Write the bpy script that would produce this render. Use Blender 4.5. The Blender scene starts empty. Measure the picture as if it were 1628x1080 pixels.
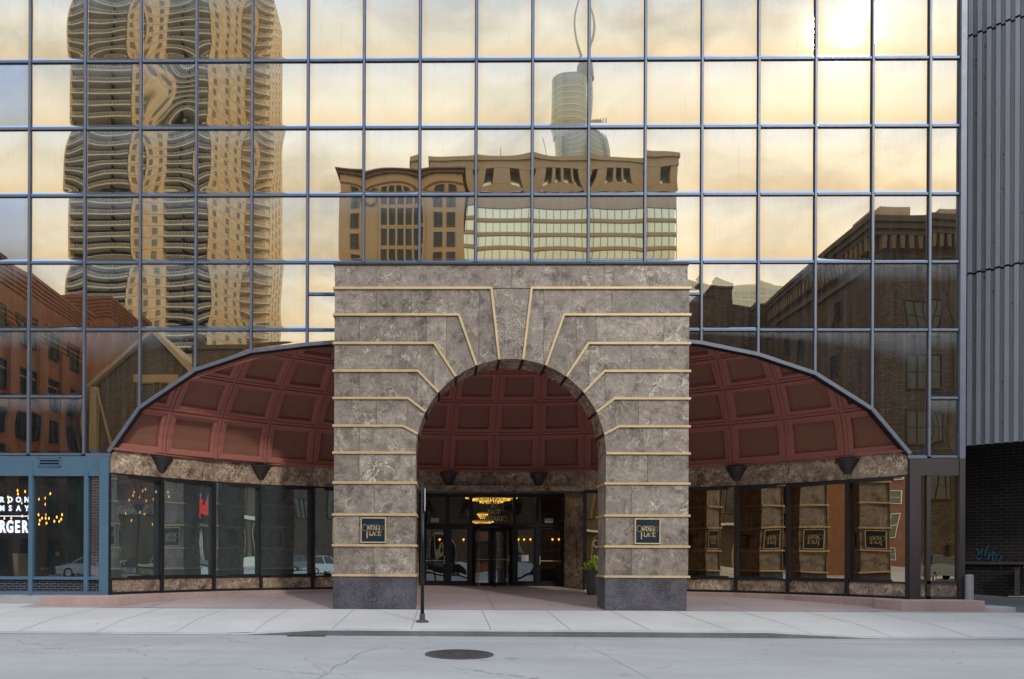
import bpy, bmesh, math, random
from mathutils import Vector, Matrix
random.seed(7)
scene = bpy.context.scene
COL = scene.collection
PI = math.pi

# ------------------------------------------------------------------ survey of the place
F, CX, CY = 1108.9, 691.5, 884.2          # camera constants, px of a 1628 wide frame
XC, DC, EZ = 11.373, 18.945, 1.6          # camera stands at (XC, -DC, EZ)
YAW, ROLL = -0.013, 0.0045
W, HR, GZ = 1.524, 1.829, 15.055          # curtain wall module, height of the upper transom
RA, SAG, XM, DTH = 14.326, 4.951, 13.045, 0.1072   # curved alcove
YCA = SAG - RA
Z0, HE = 4.50, 4.50                       # spring of the dome, its rise
PY, PD = -0.813, 0.911                    # arch front plane and depth
PX = [8.496, 10.625, 15.561, 17.644]

def site(u, v, d):
    """a place measured at distance d (m) in front of / mirrored beyond the facade"""
    return (XC + (u - 706) / F * d, EZ + (CY + 0.0056 * (u - 691) - v) / F * d)

# ------------------------------------------------------------------ object helpers
def tag(o, label=None, cat=None, group=None, kind=None):
    if label: o['label'] = label
    if cat: o['category'] = cat
    if group: o['group'] = group
    if kind: o['kind'] = kind
    return o

def empty(name, loc=(0, 0, 0), rz=0):
    o = bpy.data.objects.new(name, None); COL.objects.link(o)
    o.location = loc; o.rotation_euler = (0, 0, rz); o.empty_display_size = .2
    return o

class MB:
    def __init__(s):
        s.v = []; s.f = []; s.m = []; s.c = []; s.cur = 0; s.tone = 0.5
    def quad(s, *p):
        n = len(s.v); s.v += [tuple(q) for q in p]; s.f.append(tuple(range(n, n + len(p)))); s.m.append(s.cur); s.c.append(s.tone)
    def box(s, x0, y0, z0, x1, y1, z1, m=None):
        if m is not None: s.cur = m
        n = len(s.v)
        s.v += [(x0, y0, z0), (x1, y0, z0), (x1, y1, z0), (x0, y1, z0), (x0, y0, z1), (x1, y0, z1), (x1, y1, z1), (x0, y1, z1)]
        for f in ((0, 3, 2, 1), (4, 5, 6, 7), (0, 1, 5, 4), (1, 2, 6, 5), (2, 3, 7, 6), (3, 0, 4, 7)):
            s.f.append(tuple(n + i for i in f)); s.m.append(s.cur); s.c.append(s.tone)
        return s
    def hexa(s, b, t):
        """bottom 4 points, top 4 points"""
        n = len(s.v); s.v += [tuple(p) for p in b] + [tuple(p) for p in t]
        for f in ((0, 3, 2, 1), (4, 5, 6, 7), (0, 1, 5, 4), (1, 2, 6, 5), (2, 3, 7, 6), (3, 0, 4, 7)):
            s.f.append(tuple(n + i for i in f)); s.m.append(s.cur); s.c.append(s.tone)
    def prism(s, pts, a, b, ax='y'):
        """polygon pts (2D) extruded from a to b along an axis"""
        def P(p, t): return {'y': (p[0], t, p[1]), 'z': (p[0], p[1], t), 'x': (t, p[0], p[1])}[ax]
        n = len(s.v); k = len(pts)
        s.v += [P(p, a) for p in pts] + [P(p, b) for p in pts]
        s.f.append(tuple(range(n, n + k))); s.f.append(tuple(range(n + 2 * k - 1, n + k - 1, -1)))
        s.m += [s.cur] * 2; s.c += [s.tone] * 2
        for i in range(k):
            j = (i + 1) % k
            s.f.append((n + i, n + k + i, n + k + j, n + j)); s.m.append(s.cur); s.c.append(s.tone)
    def bar(s, p, q, w, h, up=(0, 0, 1)):
        p, q = Vector(p), Vector(q); d = (q - p).normalized(); up = Vector(up)
        a = d.cross(up)
        if a.length < 1e-4: a = d.cross(Vector((1, 0, 0)))
        a.normalize(); b = a.cross(d).normalized(); a *= w / 2; b *= h / 2
        s.hexa([p - a - b, p + a - b, p + a + b, p - a + b], [q - a - b, q + a - b, q + a + b, q - a + b])
    def tube(s, pts, r, n=8, cap=True):
        rs = r if isinstance(r, (list, tuple)) else [r] * len(pts)
        pts = [Vector(p) for p in pts]; base = len(s.v); prev = None
        for i, p in enumerate(pts):
            d = (pts[min(i + 1, len(pts) - 1)] - pts[max(i - 1, 0)]).normalized()
            a = d.cross(Vector((0, 0, 1)))
            if a.length < .05: a = d.cross(Vector((0, 1, 0)))
            a.normalize()
            if prev is not None and a.dot(prev) < 0: a = -a
            prev = a; b = d.cross(a)
            for k in range(n):
                t = 2 * PI * k / n
                s.v.append(tuple(p + (a * math.cos(t) + b * math.sin(t)) * rs[i]))
        for i in range(len(pts) - 1):
            for k in range(n):
                k2 = (k + 1) % n
                s.f.append((base + i * n + k, base + i * n + k2, base + (i + 1) * n + k2, base + (i + 1) * n + k)); s.m.append(s.cur); s.c.append(s.tone)
        if cap:
            s.f.append(tuple(base + k for k in range(n))[::-1]); s.f.append(tuple(base + (len(pts) - 1) * n + k for k in range(n)))
            s.m += [s.cur] * 2; s.c += [s.tone] * 2
    def lathe(s, prof, c=(0, 0, 0), n=24, a0=0, a1=2 * PI):
        base = len(s.v); full = abs(a1 - a0 - 2 * PI) < 1e-6; m = n if full else n + 1
        for r, z in prof:
            for k in range(m):
                t = a0 + (a1 - a0) * k / n
                s.v.append((c[0] + r * math.cos(t), c[1] + r * math.sin(t), c[2] + z))
        for i in range(len(prof) - 1):
            for k in range(n):
                k2 = (k + 1) % m
                s.f.append((base + i * m + k, base + i * m + k2, base + (i + 1) * m + k2, base + (i + 1) * m + k)); s.m.append(s.cur); s.c.append(s.tone)
    def mesh(s, name, mats, smooth=False):
        me = bpy.data.meshes.new(name); me.from_pydata(s.v, [], s.f)
        for m in (mats if isinstance(mats, (list, tuple)) else [mats]): me.materials.append(m)
        me.polygons.foreach_set('material_index', s.m)
        if any(c != .5 for c in s.c):
            at = me.attributes.new('slab', 'FLOAT', 'FACE'); at.data.foreach_set('value', s.c)
        if smooth: me.polygons.foreach_set('use_smooth', [True] * len(s.f))
        me.update(); return me
    def build(s, name, mats, parent=None, smooth=False, bevel=0, fix=True):
        me = s.mesh(name, mats, smooth)
        if fix:
            bm = bmesh.new(); bm.from_mesh(me); bmesh.ops.recalc_face_normals(bm, faces=bm.faces); bm.to_mesh(me); bm.free()
        o = bpy.data.objects.new(name, me); COL.objects.link(o)
        if parent: o.parent = parent
        if bevel:
            b = o.modifiers.new('bevel', 'BEVEL'); b.width = bevel; b.segments = 2; b.limit_method = 'ANGLE'
        return o

def copy_tree(o, parent=None):
    c = o.copy(); COL.objects.link(c); c.parent = parent
    for ch in list(o.children): copy_tree(ch, c)
    return c

def many(parent, name, me, mats4, limit=100):
    """copies of one part: the first `limit` as parts, the rest merged as one stuff part"""
    for M in mats4[:limit]:
        o = bpy.data.objects.new(name, me); COL.objects.link(o); o.parent = parent; o.matrix_local = M
    rest = mats4[limit:]
    if rest:
        vs = []; fs = []; ms = []; base = [v.co.copy() for v in me.vertices]; pf = [tuple(p.vertices) for p in me.polygons]; pm = [p.material_index for p in me.polygons]
        for M in rest:
            n = len(vs); vs += [tuple(M @ v) for v in base]; fs += [tuple(n + i for i in f) for f in pf]; ms += pm
        m2 = bpy.data.meshes.new(name); m2.from_pydata(vs, [], fs)
        for m in me.materials: m2.materials.append(m)
        m2.polygons.foreach_set('material_index', ms); m2.update()
        o = bpy.data.objects.new(name, m2); COL.objects.link(o); o.parent = parent; o['kind'] = 'stuff'

def struct(o): o['kind'] = 'structure'; return o

# ------------------------------------------------------------------ materials
class NT:
    def __init__(s, name, world=False):
        if world: s.m = None; s.t = name
        else:
            s.m = bpy.data.materials.new(name); s.m.use_nodes = True; s.t = s.m.node_tree; s.t.nodes.clear()
    def n(s, typ, **kw):
        nd = s.t.nodes.new(typ)
        for k, v in kw.items():
            if k.startswith('i_'):
                key = k[2:]; key = int(key) if key.isdigit() else key.replace('_', ' ')
                nd.inputs[key].default_value = v
            else: setattr(nd, k, v)
        return nd
    def l(s, a, b): s.t.links.new(a, b)
    def math(s, op, a, b=None, c=None, clamp=False):
        nd = s.n('ShaderNodeMath', operation=op); nd.use_clamp = clamp
        for i, x in enumerate((a, b, c)):
            if x is None: continue
            if hasattr(x, 'type') or hasattr(x, 'is_linked'): s.l(x, nd.inputs[i])
            else: nd.inputs[i].default_value = x
        return nd.outputs[0]
    def mix(s, fac, a, b, mode='MIX'):
        nd = s.n('ShaderNodeMix', data_type='RGBA', blend_type=mode)
        for sock, x in ((nd.inputs[0], fac), (nd.inputs[6], a), (nd.inputs[7], b)):
            if hasattr(x, 'is_linked'): s.l(x, sock)
            elif isinstance(x, (int, float)): sock.default_value = x
            else: sock.default_value = (*x, 1)
        return nd.outputs[2]
    def ramp(s, fac, stops, interp='LINEAR'):
        nd = s.n('ShaderNodeValToRGB'); cr = nd.color_ramp; cr.interpolation = interp
        while len(cr.elements) < len(stops): cr.elements.new(.5)
        for e, (p, c) in zip(cr.elements, stops):
            e.position = p; e.color = (*c, 1) if isinstance(c, tuple) else (c, c, c, 1)
        s.l(fac, nd.inputs[0]); return nd.outputs[0]
    def coord(s, scale=(1, 1, 1), which='Object', rot=(0, 0, 0)):
        tc = s.n('ShaderNodeTexCoord'); mp = s.n('ShaderNodeMapping'); mp.inputs['Scale'].default_value = scale; mp.inputs['Rotation'].default_value = rot
        s.l(tc.outputs[which], mp.inputs['Vector']); return mp.outputs[0]
    def pos(s, scale=(1, 1, 1)):
        g = s.n('ShaderNodeNewGeometry'); mp = s.n('ShaderNodeMapping'); mp.inputs['Scale'].default_value = scale
        s.l(g.outputs['Position'], mp.inputs['Vector']); return mp.outputs[0]
    def noise(s, vec, scale, detail=4, rough=.5, dist=0):
        nd = s.n('ShaderNodeTexNoise'); s.l(vec, nd.inputs['Vector'])
        nd.inputs['Scale'].default_value = scale; nd.inputs['Detail'].default_value = detail; nd.inputs['Roughness'].default_value = rough; nd.inputs['Distortion'].default_value = dist
        return nd
    def out(s, sh):
        o = s.n('ShaderNodeOutputMaterial'); s.l(sh, o.inputs[0]); return s.m
    def bsdf(s, col=None, rough=.6, metal=0, bump=None, bstr=.3, bdist=.01, spec=None):
        b = s.n('ShaderNodeBsdfPrincipled')
        if hasattr(col, 'is_linked'): s.l(col, b.inputs['Base Color'])
        elif col is not None: b.inputs['Base Color'].default_value = (*col, 1)
        if hasattr(rough, 'is_linked'): s.l(rough, b.inputs['Roughness'])
        else: b.inputs['Roughness'].default_value = rough
        b.inputs['Metallic'].default_value = metal
        if spec is not None: b.inputs['Specular IOR Level'].default_value = spec
        if bump is not None:
            bn = s.n('ShaderNodeBump'); bn.inputs['Strength'].default_value = bstr; bn.inputs['Distance'].default_value = bdist
            s.l(bump, bn.inputs['Height']); s.l(bn.outputs[0], b.inputs['Normal'])
        return b

def plain(name, col, rough=.5, metal=0, var=.15, scale=3, grain=0):
    t = NT(name); v = t.pos(); n = t.noise(v, scale, 5, .6)
    c = t.mix(n.outputs[0], tuple(max(0, x * (1 - var)) for x in col), tuple(x * (1 + var) for x in col))
    r = t.math('MULTIPLY_ADD', n.outputs[0], .2, rough - .1)
    bp = t.noise(v, grain, 3).outputs[0] if grain else None
    b = t.bsdf(c, r, metal, bp, .25, .004)
    return t.out(b.outputs[0])

def marble(name, dark, mid, light, vein, tone=.25, rough=.25, vk=1.0):
    t = NT(name)
    at = t.n('ShaderNodeAttribute', attribute_name='slab')
    g = t.pos()
    off = t.n('ShaderNodeVectorMath', operation='MULTIPLY_ADD')
    cb = t.n('ShaderNodeCombineXYZ')
    for i in range(3): t.l(at.outputs['Fac'], cb.inputs[i])
    t.l(cb.outputs[0], off.inputs[0]); off.inputs[1].default_value = (37, 71, 53); t.l(g, off.inputs[2])
    v = off.outputs[0]
    nz = t.noise(v, 1.7, 6, .65)
    dv = t.n('ShaderNodeVectorMath', operation='MULTIPLY_ADD'); t.l(nz.outputs['Color'], dv.inputs[0]); dv.inputs[1].default_value = (.55, .55, .55); t.l(v, dv.inputs[2])
    def ridge(sc, w, det=4):
        n = t.noise(dv.outputs[0], sc, det, .55).outputs[0]
        d = t.math('ABSOLUTE', t.math('SUBTRACT', n, .5))
        return t.math('SUBTRACT', 1, t.math('MULTIPLY', d, w, clamp=True), clamp=True)
    cloud = t.noise(dv.outputs[0], 2.6, 9, .72).outputs[0]
    base = t.ramp(cloud, [(.36, dark), (.46, mid), (.54, light), (.66, mid)])
    v1 = ridge(1.6, 70); v2 = ridge(5.5, 22); v3 = ridge(13, 12, 3)
    msk = t.ramp(t.noise(v, 1.4, 4).outputs[0], [(.46, 0.0), (.60, 1.0)])
    msk2 = t.ramp(t.noise(v, 3.3, 3).outputs[0], [(.42, .15), (.60, .9)])
    c = t.mix(t.math('MULTIPLY', v3, t.math('MULTIPLY', msk2, .45 * vk), clamp=True), base, tuple((x + y) / 2 for x, y in zip(light, vein)))
    c = t.mix(t.math('MULTIPLY', v2, t.math('MULTIPLY', msk2, .6 * vk), clamp=True), c, tuple((x + 2 * y) / 3 for x, y in zip(light, vein)))
    c = t.mix(t.math('MULTIPLY', t.math('MULTIPLY', v1, msk), .9), c, vein)
    fine = t.noise(v, 19, 4, .7).outputs[0]
    sp = t.ramp(fine, [(.555, 0.0), (.63, 1.0)])
    spk = t.math('MULTIPLY_ADD', t.math('GREATER_THAN', at.outputs['Fac'], 1.5), .55, .22)
    spm = t.ramp(t.noise(v, 2.6, 4).outputs[0], [(.44, .15), (.58, 1.0)])
    c = t.mix(t.math('MULTIPLY', t.math('MULTIPLY', sp, spk), spm), c, (.70, .68, .64))
    dk = t.ramp(fine, [(.32, 1.0), (.40, 0.0)])
    c = t.mix(t.math('MULTIPLY', dk, .55), c, dark)
    tone_ = t.math('MULTIPLY_ADD', t.math('FRACT', at.outputs['Fac']), tone, 1 - tone / 2)
    hs = t.n('ShaderNodeHueSaturation'); t.l(tone_, hs.inputs['Value']); t.l(c, hs.inputs['Color'])
    b = t.bsdf(hs.outputs[0], rough, 0, fine, .1, .002)
    return t.out(b.outputs[0])

def brick(name, c1, c2, mortar, bw=.22, bh=.075, ms=.01, swap=False, rough=.85, ang=0):
    t = NT(name); g = t.n('ShaderNodeNewGeometry'); sp = t.n('ShaderNodeSeparateXYZ'); t.l(g.outputs['Position'], sp.inputs[0])
    cb = t.n('ShaderNodeCombineXYZ')
    u = t.math('ADD', sp.outputs[0], sp.outputs[1]) if not swap else sp.outputs[1]
    if ang: u = t.math('MULTIPLY', t.math('SUBTRACT', sp.outputs[0], sp.outputs[1]), .707)
    t.l(u, cb.inputs[0]); t.l(sp.outputs[2], cb.inputs[1])
    br = t.n('ShaderNodeTexBrick'); t.l(cb.outputs[0], br.inputs['Vector'])
    br.inputs['Scale'].default_value = 1; br.inputs['Brick Width'].default_value = bw; br.inputs['Row Height'].default_value = bh
    br.inputs['Mortar Size'].default_value = ms; br.inputs['Color1'].default_value = (*c1, 1); br.inputs['Color2'].default_value = (*c2, 1); br.inputs['Mortar'].default_value = (*mortar, 1)
    br.inputs['Bias'].default_value = 0
    n = t.noise(g.outputs['Position'], .8, 5, .6).outputs[0]
    c = t.mix(t.ramp(n, [(.35, .55), (.65, 0.0)]), br.outputs[0], tuple(x * .5 for x in c1))
    b = t.bsdf(c, rough, 0, t.math('SUBTRACT', 1, br.outputs['Fac']), .5, .01)
    return t.out(b.outputs[0])

M = {}
M['marble'] = marble('weathered_marble', (.085, .065, .056), (.195, .156, .132), (.275, .224, .188), (.68, .59, .47), .40, .45, 1.0)
M['marble2'] = marble('polished_brown_marble', (.06, .038, .026), (.16, .11, .078), (.27, .19, .135), (.80, .64, .48), .30, .22, 1.8)
M['gold'] = plain('satin_brass', (.64, .485, .275), .45, .35, .22, 2.5)
M['alu'] = plain('weathered_aluminium', (.15, .17, .22), .45, .35, .2, 5)
M['aludark'] = plain('dark_gasket', (.03, .035, .045), .6)
M['blue'] = plain('blue_paint', (.075, .145, .215), .45, 0, .15, 4)
M['bronze'] = plain('dark_bronze', (.018, .014, .016), .4, .3)
M['bronzeb'] = plain('brown_bronze_panel', (.052, .041, .042), .5, .2)
M['black'] = plain('black_metal', (.012, .012, .014), .35, .3)
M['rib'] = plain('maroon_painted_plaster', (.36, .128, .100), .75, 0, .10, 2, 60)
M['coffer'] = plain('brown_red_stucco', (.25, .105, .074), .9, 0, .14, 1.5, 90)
M['tan'] = plain('tan_render', (.42, .30, .17), .8)
M['white'] = plain('white_paint', (.75, .76, .78), .5)
M['leather'] = plain('cream_leather', (.55, .45, .28), .5)
M['wood'] = plain('table_wood', (.10, .05, .03), .5)
M['maroon'] = plain('maroon_cloth', (.13, .035, .03), .9)
M['blackcloth'] = plain('black_cloth', (.015, .015, .02), .9)
M['skin'] = plain('skin', (.42, .25, .17), .6)
M['hair'] = plain('dark_hair', (.02, .014, .01), .8)
M['red'] = plain('red_paint', (.55, .04, .03), .5)
M['pot'] = plain('grey_pot', (.075, .08, .09), .55)
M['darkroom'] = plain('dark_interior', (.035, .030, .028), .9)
M['carpet'] = plain('dark_floor', (.03, .028, .025), .8)
M['navy'] = plain('navy_enamel', (.006, .022, .040), .35)
M['iron'] = plain('cast_iron', (.085, .075, .075), .6, .2, .3, 12, 40)
M['tyre'] = plain('rubber', (.012, .012, .012), .8)
M['teal_paint'] = plain('teal_spray', (.01, .16, .24), .7)
M['redbrick'] = brick('red_brick', (.42, .20, .16), (.32, .15, .13), (.62, .56, .54), .21, .077, .012)
M['bluebrick'] = brick('dark_blue_brick', (.012, .014, .02), (.02, .022, .03), (.16, .19, .24), .21, .066, .009)
M['blackbrick'] = brick('black_alley_brick', (.012, .0095, .009), (.02, .015, .014), (.06, .05, .048), .30, .10, .012, ang=1)
M['brownbrick'] = brick('brown_brick', (.07, .044, .027), (.15, .10, .058), (.028, .02, .016), .5, .16, .03)
M['buffbrick'] = brick('buff_brown_brick', (.21, .145, .085), (.13, .085, .05), (.06, .045, .03), .4, .13, .025)
M['redbrick2'] = brick('red_brown_brick', (.30, .14, .10), (.24, .11, .08), (.2, .12, .1), .4, .16, .02)
M['orange'] = brick('orange_brick', (.30, .12, .05), (.25, .095, .04), (.20, .085, .04), .4, .2, .02)
M['towerbrick'] = brick('beige_brick', (.84, .66, .44), (.80, .62, .41), (.48, .36, .23), 6, 2.85, .12)
M['beige'] = plain('beige_stone', (.52, .39, .24), .8, 0, .1, .3)
M['beigedark'] = plain('brown_cornice', (.20, .13, .08), .8)
M['woodframe'] = plain('dark_brown_frame', (.05, .035, .025), .8)
M['taupe'] = plain('taupe_stone', (.44, .36, .26), .8, 0, .1, .2)
M['paleglass'] = plain('pale_green_glass', (.70, .82, .80), .12, .7, .12, .15)
M['darkglass'] = plain('dark_window_glass', (.018, .022, .026), .12, 0, .3, .3)
M['greyglass2'] = plain('grey_window_glass', (.16, .18, .17), .3, .2, .6, .2)
M['greyglass'] = plain('hazed_grey_blue_glass', (.46, .52, .52), .2, .3, .15, .05)  # paler than the glass itself: distance haze is put into the colour
M['conc'] = plain('pale_concrete', (.76, .73, .64), .8, 0, .1, 1)
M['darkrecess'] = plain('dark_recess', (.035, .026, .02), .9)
M['leaf'] = plain('leaf_green', (.07, .13, .03), .7, 0, .4, 3)
M['plantleaf'] = plain('lime_leaf', (.32, .46, .05), .6, 0, .4, 20)
M['bark'] = plain('bark', (.08, .06, .045), .9)
M['steel'] = plain('dull_steel', (.36, .37, .38), .5, .4, .25, 8)
M['chrome'] = plain('alloy', (.5, .5, .52), .3, .8)
M['carsilver'] = plain('silver_grey_car_paint', (.16, .19, .21), .25, .5, .03)
M['carwhite'] = plain('white_car_paint', (.62, .66, .68), .22, 0, .03)
M['carblack'] = plain('black_car_paint', (.02, .022, .028), .2, .2, .03)
M['terracotta'] = plain('terracotta_render', (.42, .17, .11), .85)

def emit(name, col, st):
    t = NT(name); e = t.n('ShaderNodeEmission'); e.inputs[0].default_value = (*col, 1); e.inputs[1].default_value = st
    return t.out(e.outputs[0])
M['bulb'] = emit('amber_bulb', (1, .45, .05), 2)
M['crystal'] = emit('lit_crystal', (1, .55, .09), 1.1)
M['taillight'] = emit('tail_lamp', (1, .05, .03), .8)
M['whitelet'] = emit('lit_white_lettering', (.62, .70, .92), 1.0)
M['redneon'] = emit('red_neon', (.75, .05, .04), .55)
M['dayglow'] = emit('window_daylight', (.06, .13, .15), 1.0)

# concrete / asphalt / paving
def ground_mat(name, c1, c2, stain, scale=6, speck=60, grid=None, lanes=False):
    t = NT(name); v = t.pos()
    n1 = t.noise(v, .35, 6, .65).outputs[0]; n2 = t.noise(v, scale, 6, .7).outputs[0]; n3 = t.noise(v, speck, 2, .6).outputs[0]
    c = t.mix(n2, c1, c2)
    c = t.mix(t.ramp(n1, [(.38, .55), (.62, 0.0)]), c, stain)
    c = t.mix(t.ramp(n3, [(.30, .5), (.42, 0.0)]), c, tuple(x * .6 for x in stain))
    c = t.mix(t.ramp(n3, [(.62, 0.0), (.72, .35)]), c, tuple(min(1, x * 1.25) for x in c2))
    sv = t.n('ShaderNodeTexVoronoi'); t.l(v, sv.inputs['Vector']); sv.inputs['Scale'].default_value = 1.3
    c = t.mix(t.ramp(sv.outputs['Distance'], [(.03, .75), (.06, 0.0)]), c, tuple(x * .38 for x in stain))
    if lanes:
        ln = t.noise(t.pos((.12, 1.6, 1)), 1.0, 5, .65).outputs[0]
        c = t.mix(t.ramp(ln, [(.40, .28), (.62, 0.0)]), c, tuple(x * .80 for x in stain))
        ov = t.n('ShaderNodeTexVoronoi'); t.l(t.pos((.8, .8, .8)), ov.inputs['Vector']); ov.inputs['Scale'].default_value = .9
        c = t.mix(t.ramp(t.math('ADD', ov.outputs['Distance'], t.math('MULTIPLY', n2, .1)), [(.07, .6), (.16, 0.0)]), c, tuple(x * .5 for x in stain))
        hc = t.n('ShaderNodeTexVoronoi', feature='DISTANCE_TO_EDGE'); dvv = t.n('ShaderNodeVectorMath', operation='MULTIPLY_ADD'); nn_ = t.noise(v, 2.2, 5, .7)
        t.l(nn_.outputs['Color'], dvv.inputs[0]); dvv.inputs[1].default_value = (.7, .7, 0); t.l(v, dvv.inputs[2]); t.l(dvv.outputs[0], hc.inputs['Vector']); hc.inputs['Scale'].default_value = .42
        cm = t.math('MULTIPLY', t.ramp(hc.outputs['Distance'], [(.0, 1.0), (.006, 0.0)]), t.ramp(n1, [(.48, 0.0), (.56, .75)]))
        c = t.mix(cm, c, (.10, .10, .10))
    if grid:
        br = t.n('ShaderNodeTexBrick'); t.l(v, br.inputs['Vector']); br.inputs['Scale'].default_value = 1
        br.inputs['Brick Width'].default_value = grid[0]; br.inputs['Row Height'].default_value = grid[1]; br.inputs['Mortar Size'].default_value = .008
        br.inputs['Color1'].default_value = (1, 1, 1, 1); br.inputs['Color2'].default_value = (.85, .85, .85, 1); br.inputs['Mortar'].default_value = (.62, .6, .6, 1)
        c = t.mix(1.0, c, br.outputs[0], 'MULTIPLY')
    b = t.bsdf(c, .85, 0, n3, .3, .004)
    return t.out(b.outputs[0])
M['street'] = ground_mat('street_concrete', (.385, .38, .375), (.455, .45, .44), (.31, .305, .30), 2, 55, lanes=True)
M['walk'] = ground_mat('sidewalk_concrete', (.53, .505, .48), (.61, .59, .565), (.45, .43, .41), 4, 70)
M['redpave'] = ground_mat('pink_exposed_paving', (.37, .285, .275), (.46, .37, .36), (.28, .205, .20), 5, 45)
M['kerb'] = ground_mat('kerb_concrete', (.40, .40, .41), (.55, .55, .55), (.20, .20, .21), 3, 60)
M['kerbface'] = ground_mat('stained_shaded_kerb_face', (.10, .10, .105), (.26, .26, .26), (.06, .06, .065), 1.2, 60)  # stains, plus the shade of the upright face put into the colour
M['stepstone'] = ground_mat('pink_step_stone', (.40, .28, .25), (.52, .40, .37), (.24, .15, .13), 4, 50)
M['alleyfloor'] = ground_mat('alley_asphalt', (.13, .13, .135), (.18, .18, .185), (.09, .09, .09), 3, 60)
M['farground'] = ground_mat('far_asphalt', (.12, .12, .12), (.16, .16, .16), (.10, .10, .10), 3, 60)

def granite():
    t = NT('speckled_granite'); v = t.pos()
    vo = t.n('ShaderNodeTexVoronoi'); t.l(v, vo.inputs['Vector']); vo.inputs['Scale'].default_value = 42
    r = t.ramp(vo.outputs['Color'], [(.0, (.035, .035, .045)), (.45, (.075, .07, .085)), (.75, (.10, .095, .11)), (.86, (.22, .12, .11)), (1, (.27, .17, .15))], 'CONSTANT')
    n = t.noise(v, 1.2, 5, .6).outputs[0]
    c = t.mix(t.ramp(n, [(.4, .0), (.7, .5)]), r, (.20, .20, .23))
    return t.out(t.bsdf(c, .4).outputs[0])
M['granite'] = granite()

# mirror coating of the curtain wall
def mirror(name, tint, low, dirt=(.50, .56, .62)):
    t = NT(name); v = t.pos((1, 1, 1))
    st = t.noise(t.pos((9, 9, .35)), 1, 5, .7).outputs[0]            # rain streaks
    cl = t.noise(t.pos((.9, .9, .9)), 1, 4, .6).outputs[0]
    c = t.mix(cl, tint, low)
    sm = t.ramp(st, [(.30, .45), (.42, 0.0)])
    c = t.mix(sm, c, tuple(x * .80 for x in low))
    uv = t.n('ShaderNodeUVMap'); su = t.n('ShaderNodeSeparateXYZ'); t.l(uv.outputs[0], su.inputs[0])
    lowbrown = t.ramp(t.math('ADD', su.outputs[1], t.math('MULTIPLY_ADD', cl, .25, -.12)), [(.0, 1.0), (.38, 0.0)])      # browner tint low on each pane
    c = t.mix(t.math('MULTIPLY', lowbrown, .8), c, (low[0] * 1.0, low[1] * .84, low[2] * .62))
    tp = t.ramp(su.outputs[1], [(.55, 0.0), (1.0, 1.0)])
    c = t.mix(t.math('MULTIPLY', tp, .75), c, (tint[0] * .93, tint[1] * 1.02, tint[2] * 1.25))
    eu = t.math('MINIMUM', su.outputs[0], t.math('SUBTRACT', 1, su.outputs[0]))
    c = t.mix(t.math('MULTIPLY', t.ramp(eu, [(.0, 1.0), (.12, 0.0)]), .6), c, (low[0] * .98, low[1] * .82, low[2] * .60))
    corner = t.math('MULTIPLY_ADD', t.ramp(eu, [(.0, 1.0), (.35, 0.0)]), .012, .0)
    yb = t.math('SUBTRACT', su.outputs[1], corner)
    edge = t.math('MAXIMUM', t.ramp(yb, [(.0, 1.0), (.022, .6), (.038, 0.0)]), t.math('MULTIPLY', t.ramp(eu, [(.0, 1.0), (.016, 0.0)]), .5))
    c = t.mix(edge, c, (.22, .42, .82))                                                                           # blue tint along the bottom and side rims
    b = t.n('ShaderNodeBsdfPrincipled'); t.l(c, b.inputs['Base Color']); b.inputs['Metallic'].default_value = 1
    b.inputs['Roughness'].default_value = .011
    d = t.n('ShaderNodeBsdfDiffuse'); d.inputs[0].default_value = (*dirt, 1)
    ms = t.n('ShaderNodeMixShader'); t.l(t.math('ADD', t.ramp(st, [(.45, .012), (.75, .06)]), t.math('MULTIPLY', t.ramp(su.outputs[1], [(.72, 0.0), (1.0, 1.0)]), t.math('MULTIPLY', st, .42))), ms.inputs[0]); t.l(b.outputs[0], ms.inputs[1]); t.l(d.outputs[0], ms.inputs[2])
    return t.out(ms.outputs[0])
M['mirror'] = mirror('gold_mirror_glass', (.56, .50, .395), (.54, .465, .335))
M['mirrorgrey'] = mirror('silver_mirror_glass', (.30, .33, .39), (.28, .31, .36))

def shopglass(name, refl, tint_r, tint_t, veil=0, dc=(.45, .62, .68)):
    t = NT(name)
    gl = t.n('ShaderNodeBsdfGlossy'); gl.inputs['Color'].default_value = (*tint_r, 1); gl.inputs['Roughness'].default_value = .005
    tr = t.n('ShaderNodeBsdfTransparent'); tr.inputs[0].default_value = (*tint_t, 1)
    fr = t.n('ShaderNodeFresnel'); fr.inputs[0].default_value = 1.45
    f = t.math('ADD', fr.outputs[0], refl, clamp=True)
    ms = t.n('ShaderNodeMixShader'); t.l(f, ms.inputs[0]); t.l(tr.outputs[0], ms.inputs[1]); t.l(gl.outputs[0], ms.inputs[2])
    if veil:  # bluish diffuse veil that lightens the glass in place of reflected sky
        df = t.n('ShaderNodeBsdfDiffuse'); df.inputs[0].default_value = (*dc, 1); m2 = t.n('ShaderNodeMixShader')
        t.l(t.math('MULTIPLY', t.noise(t.pos((3, 3, .8)), 1, 5, .6).outputs[0], veil * 2), m2.inputs[0]); t.l(ms.outputs[0], m2.inputs[1]); t.l(df.outputs[0], m2.inputs[2]); return t.out(m2.outputs[0])
    return t.out(ms.outputs[0])
M['glassteal'] = shopglass('teal_shop_glass', .55, (.80, .93, .97), (.42, .55, .60), .065)
M['glassbronze'] = shopglass('bronze_shop_glass', .56, (.98, .82, .58), (.60, .48, .33))
M['glassclear'] = shopglass('clear_shop_glass', .14, (.85, .92, 1.0), (.84, .90, .94), .025)
M['glassdoor'] = shopglass('door_glass', .20, (.9, .93, .95), (.65, .66, .66))
M['glasslobby'] = shopglass('transom_glass', .10, (.9, .93, .95), (.75, .76, .76))

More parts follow.
